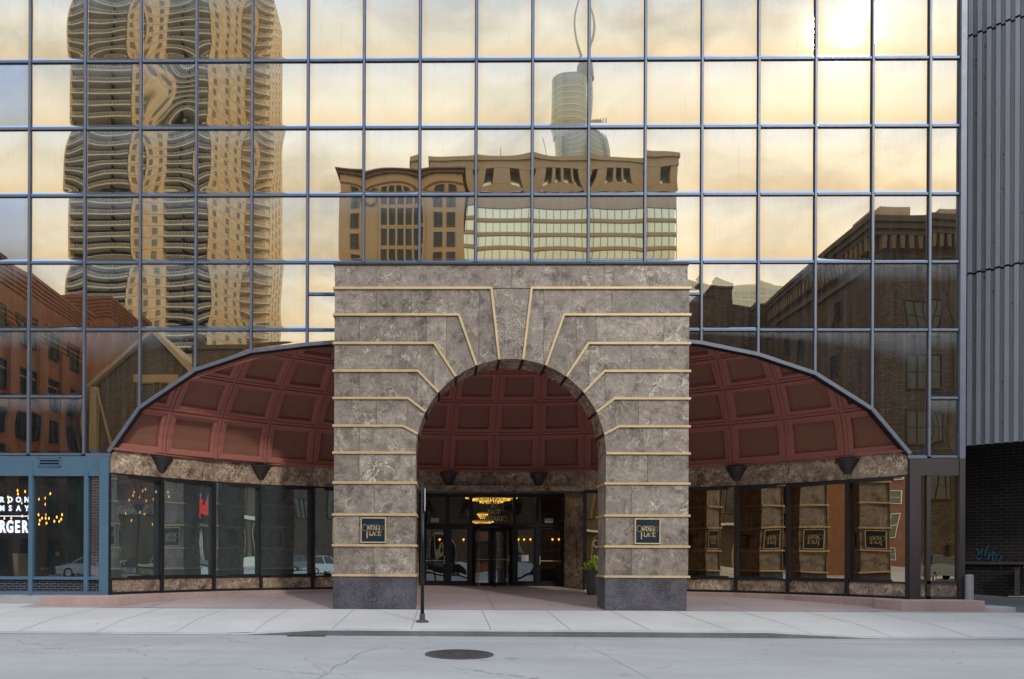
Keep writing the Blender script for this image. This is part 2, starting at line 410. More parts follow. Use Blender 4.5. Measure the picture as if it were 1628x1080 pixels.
def curtain():
    t = NT('bronze_curtain'); v = t.pos()
    n = t.noise(t.pos((14, 14, .4)), 1, 3).outputs[0]
    c = t.mix(n, (.07, .042, .02), (.14, .09, .042))
    return t.out(t.bsdf(c, .8).outputs[0])
M['curtain'] = curtain()

# ------------------------------------------------------------------ ground
def walk_z(y): return .21 + .04 * (y - PY) if y < -.85 else .21 + .05 * (y + .85)
YK = -4.51                                # kerb line
def grid_sheet(name, mat, x0, x1, y0, y1, zf, nx, ny):
    m = MB()
    for i in range(nx):
        for j in range(ny):
            xa = x0 + (x1 - x0) * i / nx; xb = x0 + (x1 - x0) * (i + 1) / nx; ya = y0 + (y1 - y0) * j / ny; yb = y0 + (y1 - y0) * (j + 1) / ny
            m.quad((xa, ya, zf(xa, ya)), (xb, ya, zf(xb, ya)), (xb, yb, zf(xb, yb)), (xa, yb, zf(xa, yb)))
    return struct(m.build(name, mat, fix=False))
def ramp(x):        # 1 where the kerb stands full, 0 where it is dropped
    return max(0, min(1, (x - 7.2) / 1.6)) * max(0, min(1, (20.2 - x) / 2.2))
def sz(y): return -.06 + .06 * min(1, max(0, (YK - y) / 2.0))
def wz(x, y):
    t = min(1, max(0, (y - YK) / 1.4)); full = walk_z(y); low = -.05 + (walk_z(YK + 1.4) + .05) * t
    r = ramp(x); s = full if y > YK + 1.4 else full * r + low * (1 - r)
    return s
grid_sheet('ground', M['farground'], -900, 900, -900, 900, lambda x, y: -.35, 1, 1)
grid_sheet('street', M['street'], -60, 90, -27, YK + .02, lambda x, y: sz(y), 30, 45)
grid_sheet('sidewalk', M['walk'], -30, 60, YK + .16, -.85, wz, 120, 8)
grid_sheet('far_sidewalk', M['walk'], -60, 90, -34, -27, lambda x, y: .10, 4, 1)
m = MB(); m.box(-60, -27, -.3, 90, -26.85, .11); struct(m.build('far_kerb', M['kerb']))
# kerb with its dropped ends
m = MB(); xs = [-30] + [-10 + i * .4 for i in range(110)] + [60]
for a, b in zip(xs, xs[1:]):
    ya = YK; za, zb = wz(a, YK + .16), wz(b, YK + .16)
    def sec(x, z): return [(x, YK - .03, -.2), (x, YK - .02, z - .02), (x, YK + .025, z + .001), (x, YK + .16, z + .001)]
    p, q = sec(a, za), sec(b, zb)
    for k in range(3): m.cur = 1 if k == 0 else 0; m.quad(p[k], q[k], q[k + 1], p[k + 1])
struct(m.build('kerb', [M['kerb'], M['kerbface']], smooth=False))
# sidewalk joints (thin dark sealed lines)
m = MB()
for k in range(-12, 18):
    x = 12.36 + 1.66 * k
    for j in range(8):
        ya = YK + .16 + (-.85 - YK - .16) * j / 8; yb = YK + .16 + (-.85 - YK - .16) * (j + 1) / 8
        m.quad((x - .008, ya, wz(x, ya) + .004), (x + .008, ya, wz(x, ya) + .004), (x + .008, yb, wz(x, yb) + .004), (x - .008, yb, wz(x, yb) + .004))
struct(m.build('sidewalk_joint_lines', plain('joint_filler', (.25, .24, .23), .9), fix=False))
# cracks in the street
m = MB(); rnd = random.Random(3)
def crack(x, y, dx, dy, n, w, z=.018):
    for _ in range(n):
        x2 = x + dx + rnd.uniform(-.09, .09); y2 = y + dy + rnd.uniform(-.09, .09); ww = w * rnd.uniform(.4, 1.2)
        m.quad((x - ww, y, sz(y) + .004), (x + ww, y, sz(y) + .004), (x2 + ww, y2, sz(y2) + .004), (x2 - ww, y2, sz(y2) + .004)); x, y = x2, y2
crack(9.75, -9.9, .055, .22, 14, .008); crack(10.2, -8.9, -.2, .05, 4, .006); crack(11.0, -6.9, .03, .12, 6, .007); crack(15.9, -6.2, .16, -.06, 7, .006)
crack(20.5, -8.8, -.2, .02, 8, .005); crack(6.2, -9.8, .2, .15, 8, .006); crack(1.5, -5.7, .45, -.01, 6, .005)
for x in (1.2, 7.5, 14.1, 20.9): crack(x, -10.2, 0.0, .62, 9, .003)
struct(m.build('street_cracks', plain('crack_shadow', (.20, .20, .20), .95), fix=False))
# forecourt of pink paving, rising to the doors
grid_sheet('forecourt_paving', M['redpave'], .2, 26.2, -.85, 6.2, lambda x, y: walk_z(y + 1e-4), 4, 6)
m = MB()
for x in (12.7, 6.6, 19.4, 3.6, 22.6):
    m.quad((x - .007, -.85, walk_z(-.84) + .004), (x + .007, -.85, walk_z(-.84) + .004), (x + .007, 4.9, walk_z(4.9) + .004), (x - .007, 4.9, walk_z(4.9) + .004))
m.quad((2.4, -.86, .214), (25.4, -.86, .214), (25.4, -.84, .216), (2.4, -.84, .216))
struct(m.build('paving_joint_lines', plain('joint_filler_pink', (.13, .095, .09), .9), fix=False))
grid_sheet('left_pavement', M['walk'], -30, .2, -.85, .6, lambda x, y: walk_z(y + 1e-4), 2, 2)
grid_sheet('alley_ground', M['alleyfloor'], 26.2, 60, -.85, 14, lambda x, y: .21 + .055 * min(6, y + .85), 2, 7)

# ------------------------------------------------------------------ the office building (curtain wall)
bld = empty('office_building', (0, 0, 0))
tag(bld, 'glass office building with gold mirrored curtain wall above a maroon coffered entrance alcove', 'building')
PLAN = {4: (5.957, 3.658), 5: (7.48, 3.03), 6: (8.705, 2.23), 7: (9.865, 1.15), 8: (10.83, 0.0), 9: (11.6, -1.1)}
def arcpt(th, r=RA):
    """plan of the alcove wall: a circular arc whose end bays turn in more sharply"""
    k = th / DTH; a = abs(k); sg_ = 1 if k > 0 else -1
    if a <= 4: return (XM + r * math.sin(th), YCA + r * math.cos(th))
    i = min(8, int(a + 1e-6)); f = a - i; p, q = PLAN[i], PLAN[i + 1]
    return (XM + sg_ * (p[0] + (q[0] - p[0]) * f) + (r - RA) * math.sin(th), p[1] + (q[1] - p[1]) * f + (r - RA) * math.cos(th))
XL, XR = 2.215, 23.875
OPEN = [(XL, 4.40), (2 * W, 5.60), (3 * W, 6.63), (4 * W, 7.14), (5 * W, 7.33), (6 * W, 7.45), (11 * W, 7.52), (12 * W, 7.38), (13 * W, 7.07), (14 * W, 6.56), (15 * W, 5.60), (XR, 4.40)]
ZB = 4.33
def zopen(x):
    if x <= XL or x >= XR: return ZB
    for (a, za), (b, zb) in zip(OPEN, OPEN[1:]):
        if a <= x <= b: return za + (zb - za) * (x - a) / (b - a)
ZL = [GZ - k * HR for k in range(6)]      # 15.055 ... 5.91
XEND = 25.2
panes = []
for i in range(-4, 17):
    xa, xb = i * W, min((i + 1) * W, XEND)
    for k in range(-2, 4): panes.append((xa, xb, GZ - k * HR + 0, 'row%d' % k, k))         # top z of the pane
    # lower rows
    if i in (6, 7, 8, 9, 10): continue
    sp = i in (5, 11)
    panes.append((xa, xb, (ZL[3], 8.71) if sp else (ZL[3], ZL[4]), 'r', 4))
    if sp: panes.append((xa, xb, (8.71, ZL[4]), 'r', 4))
    if i <= 0 or i == 16:
        panes.append((xa, xb, (ZL[4], ZL[5]), 'r', 5)); panes.append((xa, xb, (ZL[5], None), 'r', 6))
    else: panes.append((xa, xb, (ZL[4], None), 'r', 5))
rng = random.Random(21)
def pane(xa, xb, zt, zb, k, special=False):
    """a sheet of glass, bowed and slightly wavy as sealed units are, with curled edges"""
    g = .045; xa += g; xb -= g; n = 26; zt -= .045
    wavy = (k % 2 == 0)
    A = rng.uniform(.0022, .0046) if wavy else rng.uniform(.0002, .0009)
    if k >= 4: A *= .8
    A2 = rng.uniform(-.0008, .0008) * (.8 if wavy else .07); A3 = rng.uniform(-.0003, .0003) * (1 if wavy else .1)
    p1, p2, p3 = (rng.uniform(0, 6) for _ in range(3)); tx, tz = rng.gauss(0, .0007), rng.gauss(0, .0007)
    if special: A2, A3, A, p1, p2 = .0046, 0.0, .0, .3, 1.2
    curl = rng.uniform(.8, 1.3)
    us = [-1 + 2 * i / n for i in range(n + 1)]
    us = sorted(set([-1, -.985, -.96] + us[1:-1] + [.96, .985, 1]))
    vs_ = sorted(set([-1, -.99, -.975, -.955, -.93, -.9] + [-1 + 2 * i / n for i in range(2, n)] + [.96, .985, 1]))
    V = []; Fc = []; UV = []
    hx = (xb - xa) / 2
    for u in us:
        x = (xa + xb) / 2 + u * hx
        b_ = (zb if zb is not None else zopen(x)) + .045
        hz = (zt - b_) / 2
        for v in vs_:
            z = (zt + b_) / 2 + v * hz
            d = A * (1 - u * u) * (1 - v * v)
            d += A2 * math.sin(1.9 * u + p1) * math.sin(2.4 * v + p2) + A3 * math.sin(3.6 * u + p2 + 1.3 * v) * math.sin(3.1 * v + p3)
            d += tx * x * 0 + tx * u * hx + tz * v * hz
            e = (v + 1) * hz
            d += curl * .0012 * math.exp(-e / .022)
            V.append((x, -d, z)); UV.append(((u + 1) / 2, (v + 1) / 2))
    m_ = len(vs_)
    for i in range(len(us) - 1):
        for j in range(m_ - 1):
            a = i * m_ + j; Fc.append((a, a + m_, a + m_ + 1, a + 1))
    me = bpy.data.meshes.new('window'); me.from_pydata(V, [], Fc); me.polygons.foreach_set('use_smooth', [True] * len(Fc))
    ul = me.uv_layers.new(name='UVMap'); ul.data.foreach_set('uv', [c_ for f_ in Fc for i_ in f_ for c_ in UV[i_]]); me.update()
    return me
todo = []
for xa, xb, zz, tg, k in panes:
    if isinstance(zz, tuple): zt, zb = zz
    else: zt, zb = zz + HR, zz
    vis = (k >= 0 and xb > -.7)
    zbb = zb if zb is not None else zopen((xa + xb) / 2)
    todo.append((0 if vis else 1, -(xb - max(xa, -.7)) * (zt - zbb), xa, xb, zt, zb, k))
todo.sort(key=lambda t: (t[0], t[1]))
extraV = []; extraF = []; extraU = []
for n_, (hid, _, xa, xb, zt, zb, k) in enumerate(todo):
    me = pane(xa, xb, zt, zb, k, special=(abs(xa - 3 * W) < .1 and -1 < 0 and k == 1 and False) or (abs(xa - 2 * W) < .1 and k == 1))
    grey = abs(xa + W) < .1 and k in (1, 3)
    if n_ < 100 and not hid:
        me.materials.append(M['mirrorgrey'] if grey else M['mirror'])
        o = bpy.data.objects.new('window', me); COL.objects.link(o); o.parent = bld
        if grey: o['label'] = 'silver grey mirrored pane'
    else:
        b = len(extraV); extraV += [tuple(v.co) for v in me.vertices]; extraF += [tuple(b + i for i in p.vertices) for p in me.polygons]; extraU += [c_ for d_ in me.uv_layers[0].data for c_ in d_.uv]
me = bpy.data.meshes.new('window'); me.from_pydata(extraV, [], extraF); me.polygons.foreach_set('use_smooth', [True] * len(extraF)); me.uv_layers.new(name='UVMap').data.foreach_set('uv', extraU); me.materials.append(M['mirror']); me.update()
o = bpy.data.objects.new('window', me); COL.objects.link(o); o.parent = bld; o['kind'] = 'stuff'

# mullions and transoms: a dark gasket with a lighter cap in front
def capbar(name, x0, z0, x1, z1):
    m = MB(); m.box(x0 - .0, -.012, z0, x1, .08, z1, 1)
    w = .016
    if (z1 - z0) > (x1 - x0): m.box(x0 + w, -.062, z0, x1 - w, -.012, z1, 0)
    else: m.box(x0, -.055, z0 + w, x1, -.012, z1 - w, 0)
    m.build(name, [M['alu'], M['aludark']], bld)
ZTOP = GZ + 3 * HR
for i in range(-4, 17):
    x = i * W
    zb = zopen(x) if not (6 <= i <= 10) else ZL[3]
    capbar('mullion', x - .044, zb, x + .044, ZTOP)
    m = MB()                                             # splice sleeves, one every two rows
    for z in (GZ + 1.2 * HR, GZ - .93 * HR + HR * .5, GZ - 1.5 * HR - .8):
        pass
for k in range(-2, 4):
    z = GZ - k * HR
    m = MB()
    for i in range(-4, 17):
        a = i * W + .052; b = min((i + 1) * W - .052, XEND - .05); m.box(a, -.010, z - .046, b, .08, z + .046, 1); m.box(a, -.05, z - .03, b, -.010, z + .03, 0)
    m.build('transom', [M['alu'], M['aludark']], bld)
for z, rngs in ((ZL[4], [(-4, 6), (11, 17)]), (ZL[5], [(-4, 1), (16, 17)]), (8.71, [(5, 6), (11, 12)]), (ZB, [(-4, 1), (16, 17)])):
    m = MB()
    for r0, r1 in rngs:
        for i in range(r0, r1):
            a = i * W + .052; b = min((i + 1) * W - .052, XEND - .05); m.box(a, -.010, z - .046, b, .08, z + .046, 1); m.box(a, -.05, z - .03, b, -.010, z + .03, 0)
    if z == ZB:
        for a, b in ((1 * W + .052, XL + .05), (XR - .05, 16 * W - .052)): m.box(a, -.05, z - .05, b, .08, z + .036, 0)
    m.build('transom', [M['alu'], M['aludark']], bld)
m = MB()
m.box(XEND - .03, -.09, ZB - .05, XEND + .12, .3, ZTOP, 0); m.build('corner_post', [M['alu']], bld)
# silver edge trim following the opening
m = MB()
for (a, za), (b, zb) in zip(OPEN, OPEN[1:]):
    if a >= 6 * W - .1 and b <= 11 * W + .1: continue
    d = Vector((b - a, 0, zb - za)).normalized(); n = Vector((-d.z, 0, d.x))
    A_, B_ = Vector((a, 0, za)), Vector((b, 0, zb))
    if abs(a - 11 * W) < .1: m.build('opening_trim', [M['alu'], M['bronze']], bld); m = MB()
    for o1, o2, y0, y1, mi in ((-.045, .05, -.075, .04, 0), (-.062, -.045, -.02, .12, 1)):
        m.cur = mi
        p = [A_ + n * o1, B_ + n * o1, B_ + n * o2, A_ + n * o2]
        m.hexa([q + Vector((0, y0, 0)) for q in p], [q + Vector((0, y1, 0)) for q in p])

m.build('opening_trim', [M['alu'], M['bronze']], bld)
# solid body behind the glass
m = MB()
m.box(-6, .16, 9.45, 25.3, 20, ZTOP); m.box(-6, .16, 4.4, 1.45, 20, 9.45); m.box(24.0, .16, 4.4, 25.3, 20, 9.45)
m.box(1.45, 6.0, 4.5, 24.0, 20, 9.45)
m.box(6 * W, .16, 7.9, 11 * W, .5, 9.45)
for k in range(24):     # spandrel behind the arch-shaped glass edge
    for sgn in (0, 1):
        pass
m.box(25.3, .3, .3, 25.36, 20, ZTOP)
m.build('wall', M['bronzeb'], bld)

# ---- coffered half dome
def dome(th, t, off):
    r = RA * math.cos(t); z = Z0 + HE * math.sin(t)
    nr, nz = math.cos(t) / RA, math.sin(t) / HE; L = math.hypot(nr, nz); nr /= L; nz /= L
    r += off * nr; z += off * nz
    return (XM + r * math.sin(th), YCA + r * math.cos(th), z)
TS = [0, .27, .474, .635, .77, .895, 1.01]
m = MB()
prof = [(0, -.02), (.03, -.02), (.03, -.06), (.085, -.06), (.085, -.025), (.11, -.025), (.20, -.012), (.21, .015), (.22, .09)]
for ti in range(6):
    for k in range(-9, 9):
        t0, t1 = TS[ti], TS[ti + 1]; a0, a1 = k * DTH, (k + 1) * DTH
        hgt = (Vector(dome(a0, t0, 0)) - Vector(dome(a0, t1, 0))).length
        def ring(s_, off):
            out = []
            for (cu, cv) in ((0, 0), (1, 0), (1, 1), (0, 1)):
                wd = RA * math.cos(t0 + (t1 - t0) * cv) * DTH
                fu = s_ / wd; fv = s_ / hgt
                uu = fu if cu == 0 else 1 - fu; vv = fv if cv == 0 else 1 - fv
                out.append((uu, vv, off))
            return out
        rings = [ring(s_, o_) for s_, o_ in prof]
        def P(q): return dome(a0 + (a1 - a0) * q[0], t0 + (t1 - t0) * q[1], q[2])
        for ra, rb in zip(rings, rings[1:]):
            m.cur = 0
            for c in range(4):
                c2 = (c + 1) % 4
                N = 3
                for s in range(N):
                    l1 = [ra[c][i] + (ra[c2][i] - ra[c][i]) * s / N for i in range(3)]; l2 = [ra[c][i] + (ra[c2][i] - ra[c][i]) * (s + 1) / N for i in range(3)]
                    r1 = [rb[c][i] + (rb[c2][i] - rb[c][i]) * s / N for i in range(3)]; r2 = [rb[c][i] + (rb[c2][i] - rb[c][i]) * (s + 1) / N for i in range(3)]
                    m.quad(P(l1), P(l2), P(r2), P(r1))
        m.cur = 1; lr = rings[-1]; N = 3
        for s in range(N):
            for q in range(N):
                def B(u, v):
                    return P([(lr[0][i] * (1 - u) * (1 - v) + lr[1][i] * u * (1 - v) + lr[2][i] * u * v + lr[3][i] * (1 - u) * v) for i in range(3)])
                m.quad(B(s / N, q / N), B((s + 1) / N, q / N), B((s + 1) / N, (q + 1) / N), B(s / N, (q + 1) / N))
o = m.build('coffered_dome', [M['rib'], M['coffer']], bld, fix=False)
bm = bmesh.new(); bm.from_mesh(o.data); bmesh.ops.remove_doubles(bm, verts=bm.verts, dist=.0005)
bmesh.ops.bisect_plane(bm, geom=bm.verts[:] + bm.edges[:] + bm.faces[:], plane_co=(0, .13, 0), plane_no=(0, 1, 0), clear_inner=True)
bm.to_mesh(o.data); bm.free()
# dark shell outside the dome so that no light leaks in
m = MB(); N = 40
for i in range(N):
    for j in range(12):
        a0 = -9 * DTH + 18 * DTH * i / N; a1 = -9 * DTH + 18 * DTH * (i + 1) / N; t0 = 1.05 * j / 12; t1 = 1.05 * (j + 1) / 12
        m.quad(dome(a0, t0, .16), dome(a1, t0, .16), dome(a1, t1, .16), dome(a0, t1, .16))
o = m.build('dome_shell', M['darkrecess'], bld, fix=False)
bm = bmesh.new(); bm.from_mesh(o.data)
bmesh.ops.bisect_plane(bm, geom=bm.verts[:] + bm.edges[:] + bm.faces[:], plane_co=(0, .13, 0), plane_no=(0, 1, 0), clear_inner=True)
bm.to_mesh(o.data); bm.free()
# maroon edge rib where dome meets the glass opening
m = MB(); pts = []
for k in range(61):
    x = XM - 10.80 + 21.6 * k / 60; q = max(0, 1 - ((x - XM) / 10.83) ** 2); z = Z0 + (HE * math.sqrt(1 - (YCA / RA) ** 2)) * math.sqrt(q)
    pts.append((x, z))
for (a, za), (b, zb) in zip(pts, pts[1:]):
    m.hexa([(a, .10, za - .16), (b, .10, zb - .16), (b, .24, zb - .13), (a, .24, za - .13)], [(a, .10, za + .3), (b, .10, zb + .3), (b, .24, zb + .3), (a, .24, za + .3)])
m.build('edge_rib', M['rib'], bld)
# ---- fascia and curved shop windows
ZH, ZS, ZF = 3.79, .96, .50       # head, sill, foot
RW = 2.35; # doorway handled apart
left = [(-8 + k) for k in range(0, 6)]      # bays -8..-3
right = [(k) for k in range(3, 8)]
def bayquad(mb, a0, a1, z0, z1, r0=RA, r1=None):
    r1 = r1 or r0 + .12
    p, q = arcpt(a0, r0), arcpt(a1, r0); p2, q2 = arcpt(a0, r1), arcpt(a1, r1)
    mb.hexa([(*p, z0), (*q, z0), (*q2, z0), (*p2, z0)], [(*p, z1), (*q, z1), (*q2, z1), (*p2, z1)])
m = MB(); rr = random.Random(5)
for k in range(-8, 8):
    m.tone = rr.random(); bayquad(m, k * DTH + .0003, (k + 1) * DTH - .0003, ZH + .05, Z0 + .02, RA - .02, RA + .2)
m.build('marble_fascia', M['marble2'], bld)
m = MB()
for k in range(-8, 8): bayquad(m, k * DTH, (k + 1) * DTH, Z0 - .03, Z0 + .03, RA - .12, RA + .1)
m.build('dome_cornice', M['rib'], bld)
glassbays = [-8, -7, -6, -5, -4, -3, 2, 3, 4, 5, 6, 7]
def wave_sheet(p, q, z0, z1, amp=.0012, n=14, seed=0, turn=0):
    r = random.Random(seed); ph = [r.uniform(0, 6) for _ in range(4)]; tl = r.gauss(0, .0015) + turn
    p, q = Vector((*p, 0)), Vector((*q, 0)); d = q - p; nn = Vector((d.y, -d.x, 0)).normalized(); V = []; Fc = []
    for i in range(n + 1):
        for j in range(n + 1):
            u, v = i / n, j / n
            w = amp * (math.sin(5 * u + ph[0]) * math.sin(4 * v + ph[1]) + .6 * math.sin(11 * v + ph[2] + 2 * u)) + tl * (u - .5) + abs(turn) * .12
            a = p + d * u + nn * w; V.append((a.x, a.y, z0 + (z1 - z0) * v))
    for i in range(n):
        for j in range(n):
            a = i * (n + 1) + j; Fc.append((a, a + n + 1, a + n + 2, a + 1))
    me = bpy.data.meshes.new('glass'); me.from_pydata(V, [], Fc); me.polygons.foreach_set('use_smooth', [True] * len(Fc)); me.update(); return me
for k in glassbays:
    a0, a1 = k * DTH, (k + 1) * DTH; lf = k < 0
    w = .0034
    m = MB()
    bayquad(m, a0, a1, ZH - .07, ZH + .05, RA - .06, RA + .08)
    bayquad(m, a0, a1, ZS - .05, ZS + .05, RA - .06, RA + .08)
    bayquad(m, a0, a1, ZF, ZF + .07, RA - .06, RA + .08)
    bayquad(m, a0 - w, a0 + w, ZF, ZH, RA - .11, RA + .08)
    if k in (7, -3): bayquad(m, a1 - w, a1 + w, ZF, ZH, RA - .11, RA + .08)
    fr = m.build('shop_window', M['bronze'], bld)
    me = wave_sheet(arcpt(a0, RA), arcpt(a1, RA), ZS, ZH, .0011 if lf else .0016, 16, k + 30, {7: .155, 6: .10, 5: .15, 4: .12, 3: .12, 2: .08, -8: -.20, -7: -.105, -6: -.18, -5: -.27, -4: -.16, -3: -.10}.get(k, 0))
    me.materials.append(M['glassteal'] if lf else M['glassbronze'])
    g = bpy.data.objects.new('glass', me); COL.objects.link(g); g.parent = fr
    m = MB(); m.tone = rr.random(); bayquad(m, a0 + w, a1 - w, ZF + .06, ZS - .04, RA - .02, RA + .06); m.build('marble_panel', M['marble2'], fr)
# ---- doorway recess: splayed marble sides, door screen
YD = 5.95; ZFL = .48
aL = -2 * DTH; ax0 = arcpt(-2 * DTH); ax1 = arcpt(2 * DTH)
m = MB()
def wallseg(mb, p, q, z0, z1, th=.12):
    p, q = Vector((*p, 0)), Vector((*q, 0)); d = (q - p).normalized(); n = Vector((-d.y, d.x, 0)) * th
    mb.hexa([(p.x, p.y, z0), (q.x, q.y, z0), (q.x + n.x, q.y + n.y, z0), (p.x + n.x, p.y + n.y, z0)], [(p.x, p.y, z1), (q.x, q.y, z1), (q.x + n.x, q.y + n.y, z1), (p.x + n.x, p.y + n.y, z1)])
DX0, DX1 = 10.50, 15.62
for zz in ((.2, 1.5), (1.5, 2.65), (2.65, 3.86)):
    m.tone = rr.random(); wallseg(m, ax0, (DX0, YD), zz[0], zz[1])
m.build('marble_reveal', M['marble2'], bld); m = MB()
for zz in ((.2, 1.5), (1.5, 2.65), (2.65, 3.86)):
    m.tone = rr.random(); wallseg(m, (DX1, YD), ax1, zz[0], zz[1])
m.build('marble_reveal', M['marble2'], bld)
m = MB(); m.tone = .3
m.prism([ax0, ax1, (DX1 + .1, YD + .3), (DX0 - .1, YD + .3)], ZH + .03, ZH + .2, 'z')
m.build('entrance_soffit', M['marble2'], bld)
# side marble piers on the curve either side of the door (bays +-2)
m = MB()
for k in (-3,): pass
# door screen
def X(u): return XC + (u - 706) / F * (DC + YD)
ZT_, ZB_ = 3.80, ZFL
m = MB()
verts_x = [(DX0, X(675)), (X(709) - .02, X(714.5)), (X(745.6), X(750.7)), (X(814.4), X(820)), (X(850.7), X(856)), (X(893), DX1)]
for a, b in verts_x: m.box(a, YD - .08, ZB_, b, YD + .08, ZT_)
m.box(DX0, YD - .075, ZT_ - .10, DX1, YD + .075, ZT_ + .05)
for (a, b), (c, d) in zip(verts_x, verts_x[1:]):
    m.box(b, YD - .07, 2.64, c, YD + .07, 2.76)
m.build('door_screen', M['black'], bld)
def leaf(name, x0, x1, label=None, handle=None, mat='glassdoor', seed=0, y=YD):
    m = MB(); s = .07
    m.box(x0, y - .03, ZB_ + .01, x0 + s, y + .03, 2.63); m.box(x1 - s, y - .03, ZB_ + .01, x1, y + .03, 2.63)
    m.box(x0 + s, y - .03, 2.55, x1 - s, y + .03, 2.63); m.box(x0 + s, y - .03, ZB_ + .01, x1 - s, y + .03, ZB_ + .24)
    f = m.build(name, M['black'], bld)
    me = wave_sheet((x0 + s, y), (x1 - s, y), ZB_ + .24, 2.55, .0008, 10, seed); me.materials.append(M[mat])
    g = bpy.data.objects.new('glass', me); COL.objects.link(g); g.parent = f
    if handle:
        h = MB(); hx = x1 - .035 if handle == 'r' else x0 + .035
        h.tube([(hx, y - .09, 1.32), (hx, y - .09, 1.62)], .016); h.tube([(x0 + .03, y - .06, 1.44), (x1 - .03, y - .06, 1.44)], .012)
        h.bar((hx, y - .09, 1.35), (hx, y - .02, 1.35), .02, .02); h.bar((hx, y - .09, 1.59), (hx, y - .02, 1.59), .02, .02)
        h.build('handle', M['gold'], f)
    return f
leaf('door', X(675), X(709) - .02, handle='r', seed=1)
leaf('side_panel', X(714.5), X(745.6), seed=2)
leaf('side_panel', X(820), X(850.7), seed=3)
leaf('door', X(856), X(893), handle='l', seed=4)
# revolving door
rv = empty('revolving_door', ((X(750.7) + X(814.4)) / 2, YD + .05, ZB_)); rv.parent = bld
hw = (X(814.4) - X(750.7)) / 2 - .03
m = MB(); m.lathe([(hw, 2.1), (hw, 2.2), (0, 2.2)], n=28); m.lathe([(hw, 2.1), (0, 2.1)], n=28)
m.build('canopy', M['black'], rv)
m = MB(); m.tube([(0, 0, 0), (0, 0, 2.1)], .035); m.build('shaft', M['black'], rv)
for ang in (0.12, .12 + PI / 2, .12 + PI, .12 + PI * 1.5):
    m = MB(); c, s = math.cos(ang), math.sin(ang); r0, r1 = .04, hw - .03
    for ra, rb, z0, z1 in ((r0, r0 + .05, .02, 2.08), (r1 - .05, r1, .02, 2.08), (r0 + .05, r1 - .05, 2.0, 2.08), (r0 + .05, r1 - .05, .02, .18)):
        m.bar((c * (ra + rb) / 2, s * (ra + rb) / 2, z0), (c * (ra + rb) / 2, s * (ra + rb) / 2, z1), rb - ra, .035, (-s, c, 0)) if z1 - z0 > 1 else m.bar((c * ra, s * ra, (z0 + z1) / 2), (c * rb, s * rb, (z0 + z1) / 2), .035, z1 - z0)
    w = m.build('door_wing', M['black'], rv)
    me = wave_sheet((c * (r0 + .05), s * (r0 + .05)), (c * (r1 - .05), s * (r1 - .05)), .18, 2.0, .0005, 8, int(ang * 10)); me.materials.append(M['glassdoor'])
    g = bpy.data.objects.new('glass', me); COL.objects.link(g); g.parent = w
    m = MB(); m.tube([(c * .1, s * .1, 1.0), (c * (r1 - .05), s * (r1 - .05), 1.0)], .016); m.build('push_bar', M['gold'], w)
m = MB()
for a0, a1 in ((-PI * .5 - 1.35, -PI * .5 - .75), (-PI * .5 + .75, -PI * .5 + 1.35)):
    m.lathe([(hw, .0), (hw, 2.1)], n=8, a0=a0, a1=a1)
m.build('curved_wall', M['glassdoor'], rv, fix=False)
# transom lights over the doors
for i, ((a, b), (c, d)) in enumerate(zip(verts_x, verts_x[1:])):
    me = wave_sheet((b, YD), (c, YD), 2.76, 3.70, .0006, 8, i + 60); me.materials.append(M['glasslobby'])
    g = bpy.data.objects.new('transom_pane', me); COL.objects.link(g); g.parent = bld
for u in (692, 873):
    m = MB(); x = X(u - 1); m.box(x - .15, YD - .02, 2.80, x + .15, YD - .008, 2.96); m.build('notice_plate', M['steel'], bld)
m = MB(); x = X(834); m.box(x - .13, YD - .045, 1.42, x + .13, YD - .035, 1.65); m.build('paper_notice', M['white'], bld)
# lobby behind the doors
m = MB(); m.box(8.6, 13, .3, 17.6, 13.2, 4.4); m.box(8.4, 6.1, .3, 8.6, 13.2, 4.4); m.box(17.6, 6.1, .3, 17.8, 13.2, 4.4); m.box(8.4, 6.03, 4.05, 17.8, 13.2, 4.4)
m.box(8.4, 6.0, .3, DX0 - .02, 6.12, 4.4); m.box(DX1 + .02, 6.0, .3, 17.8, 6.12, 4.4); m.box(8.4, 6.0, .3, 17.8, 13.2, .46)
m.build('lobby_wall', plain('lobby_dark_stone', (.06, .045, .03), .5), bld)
# ---- stone step under the curved windows
m = MB()
def stepseg(a0, a1):
    p, q = arcpt(a0, RA - .42), arcpt(a1, RA - .42); p2, q2 = arcpt(a0, RA + .1), arcpt(a1, RA + .1)
    m.hexa([(*p, .0), (*q, .0), (*q2, .0), (*p2, .0)], [(*p, ZF), (*q, ZF), (*q2, ZF), (*p2, ZF)])
for k in range(-16, -4): m.tone = rr.random(); stepseg(k * DTH / 2 + (.03 if k == -16 else 0), (k + 1) * DTH / 2)
m.prism([(.75, -.62), (2.75, -.62), (3.0, -.1), (2.4, .45), (.75, .2)], 0, ZF - .002, 'z')
m.build('stone_step', M['stepstone'], bld, bevel=.012); m = MB()
for k in range(4, 16): m.tone = rr.random(); stepseg(k * DTH / 2, (k + 1) * DTH / 2 - (.03 if k == 15 else 0))
m.prism([(23.3, -.62), (25.45, -.62), (25.45, .3), (23.3, .3), (22.9, -.1)], 0, ZF - .002, 'z')
o = m.build('stone_step', M['stepstone'], bld, bevel=.012)
m = MB(); m.box(25.5, -.55, .1, 26.3, .3, .33); m.build('low_step', M['kerb'], bld, bevel=.01)
m = MB(); m.box(-9, -.06, .0, .74, .3, ZF); m.build('concrete_base', M['kerb'], bld)
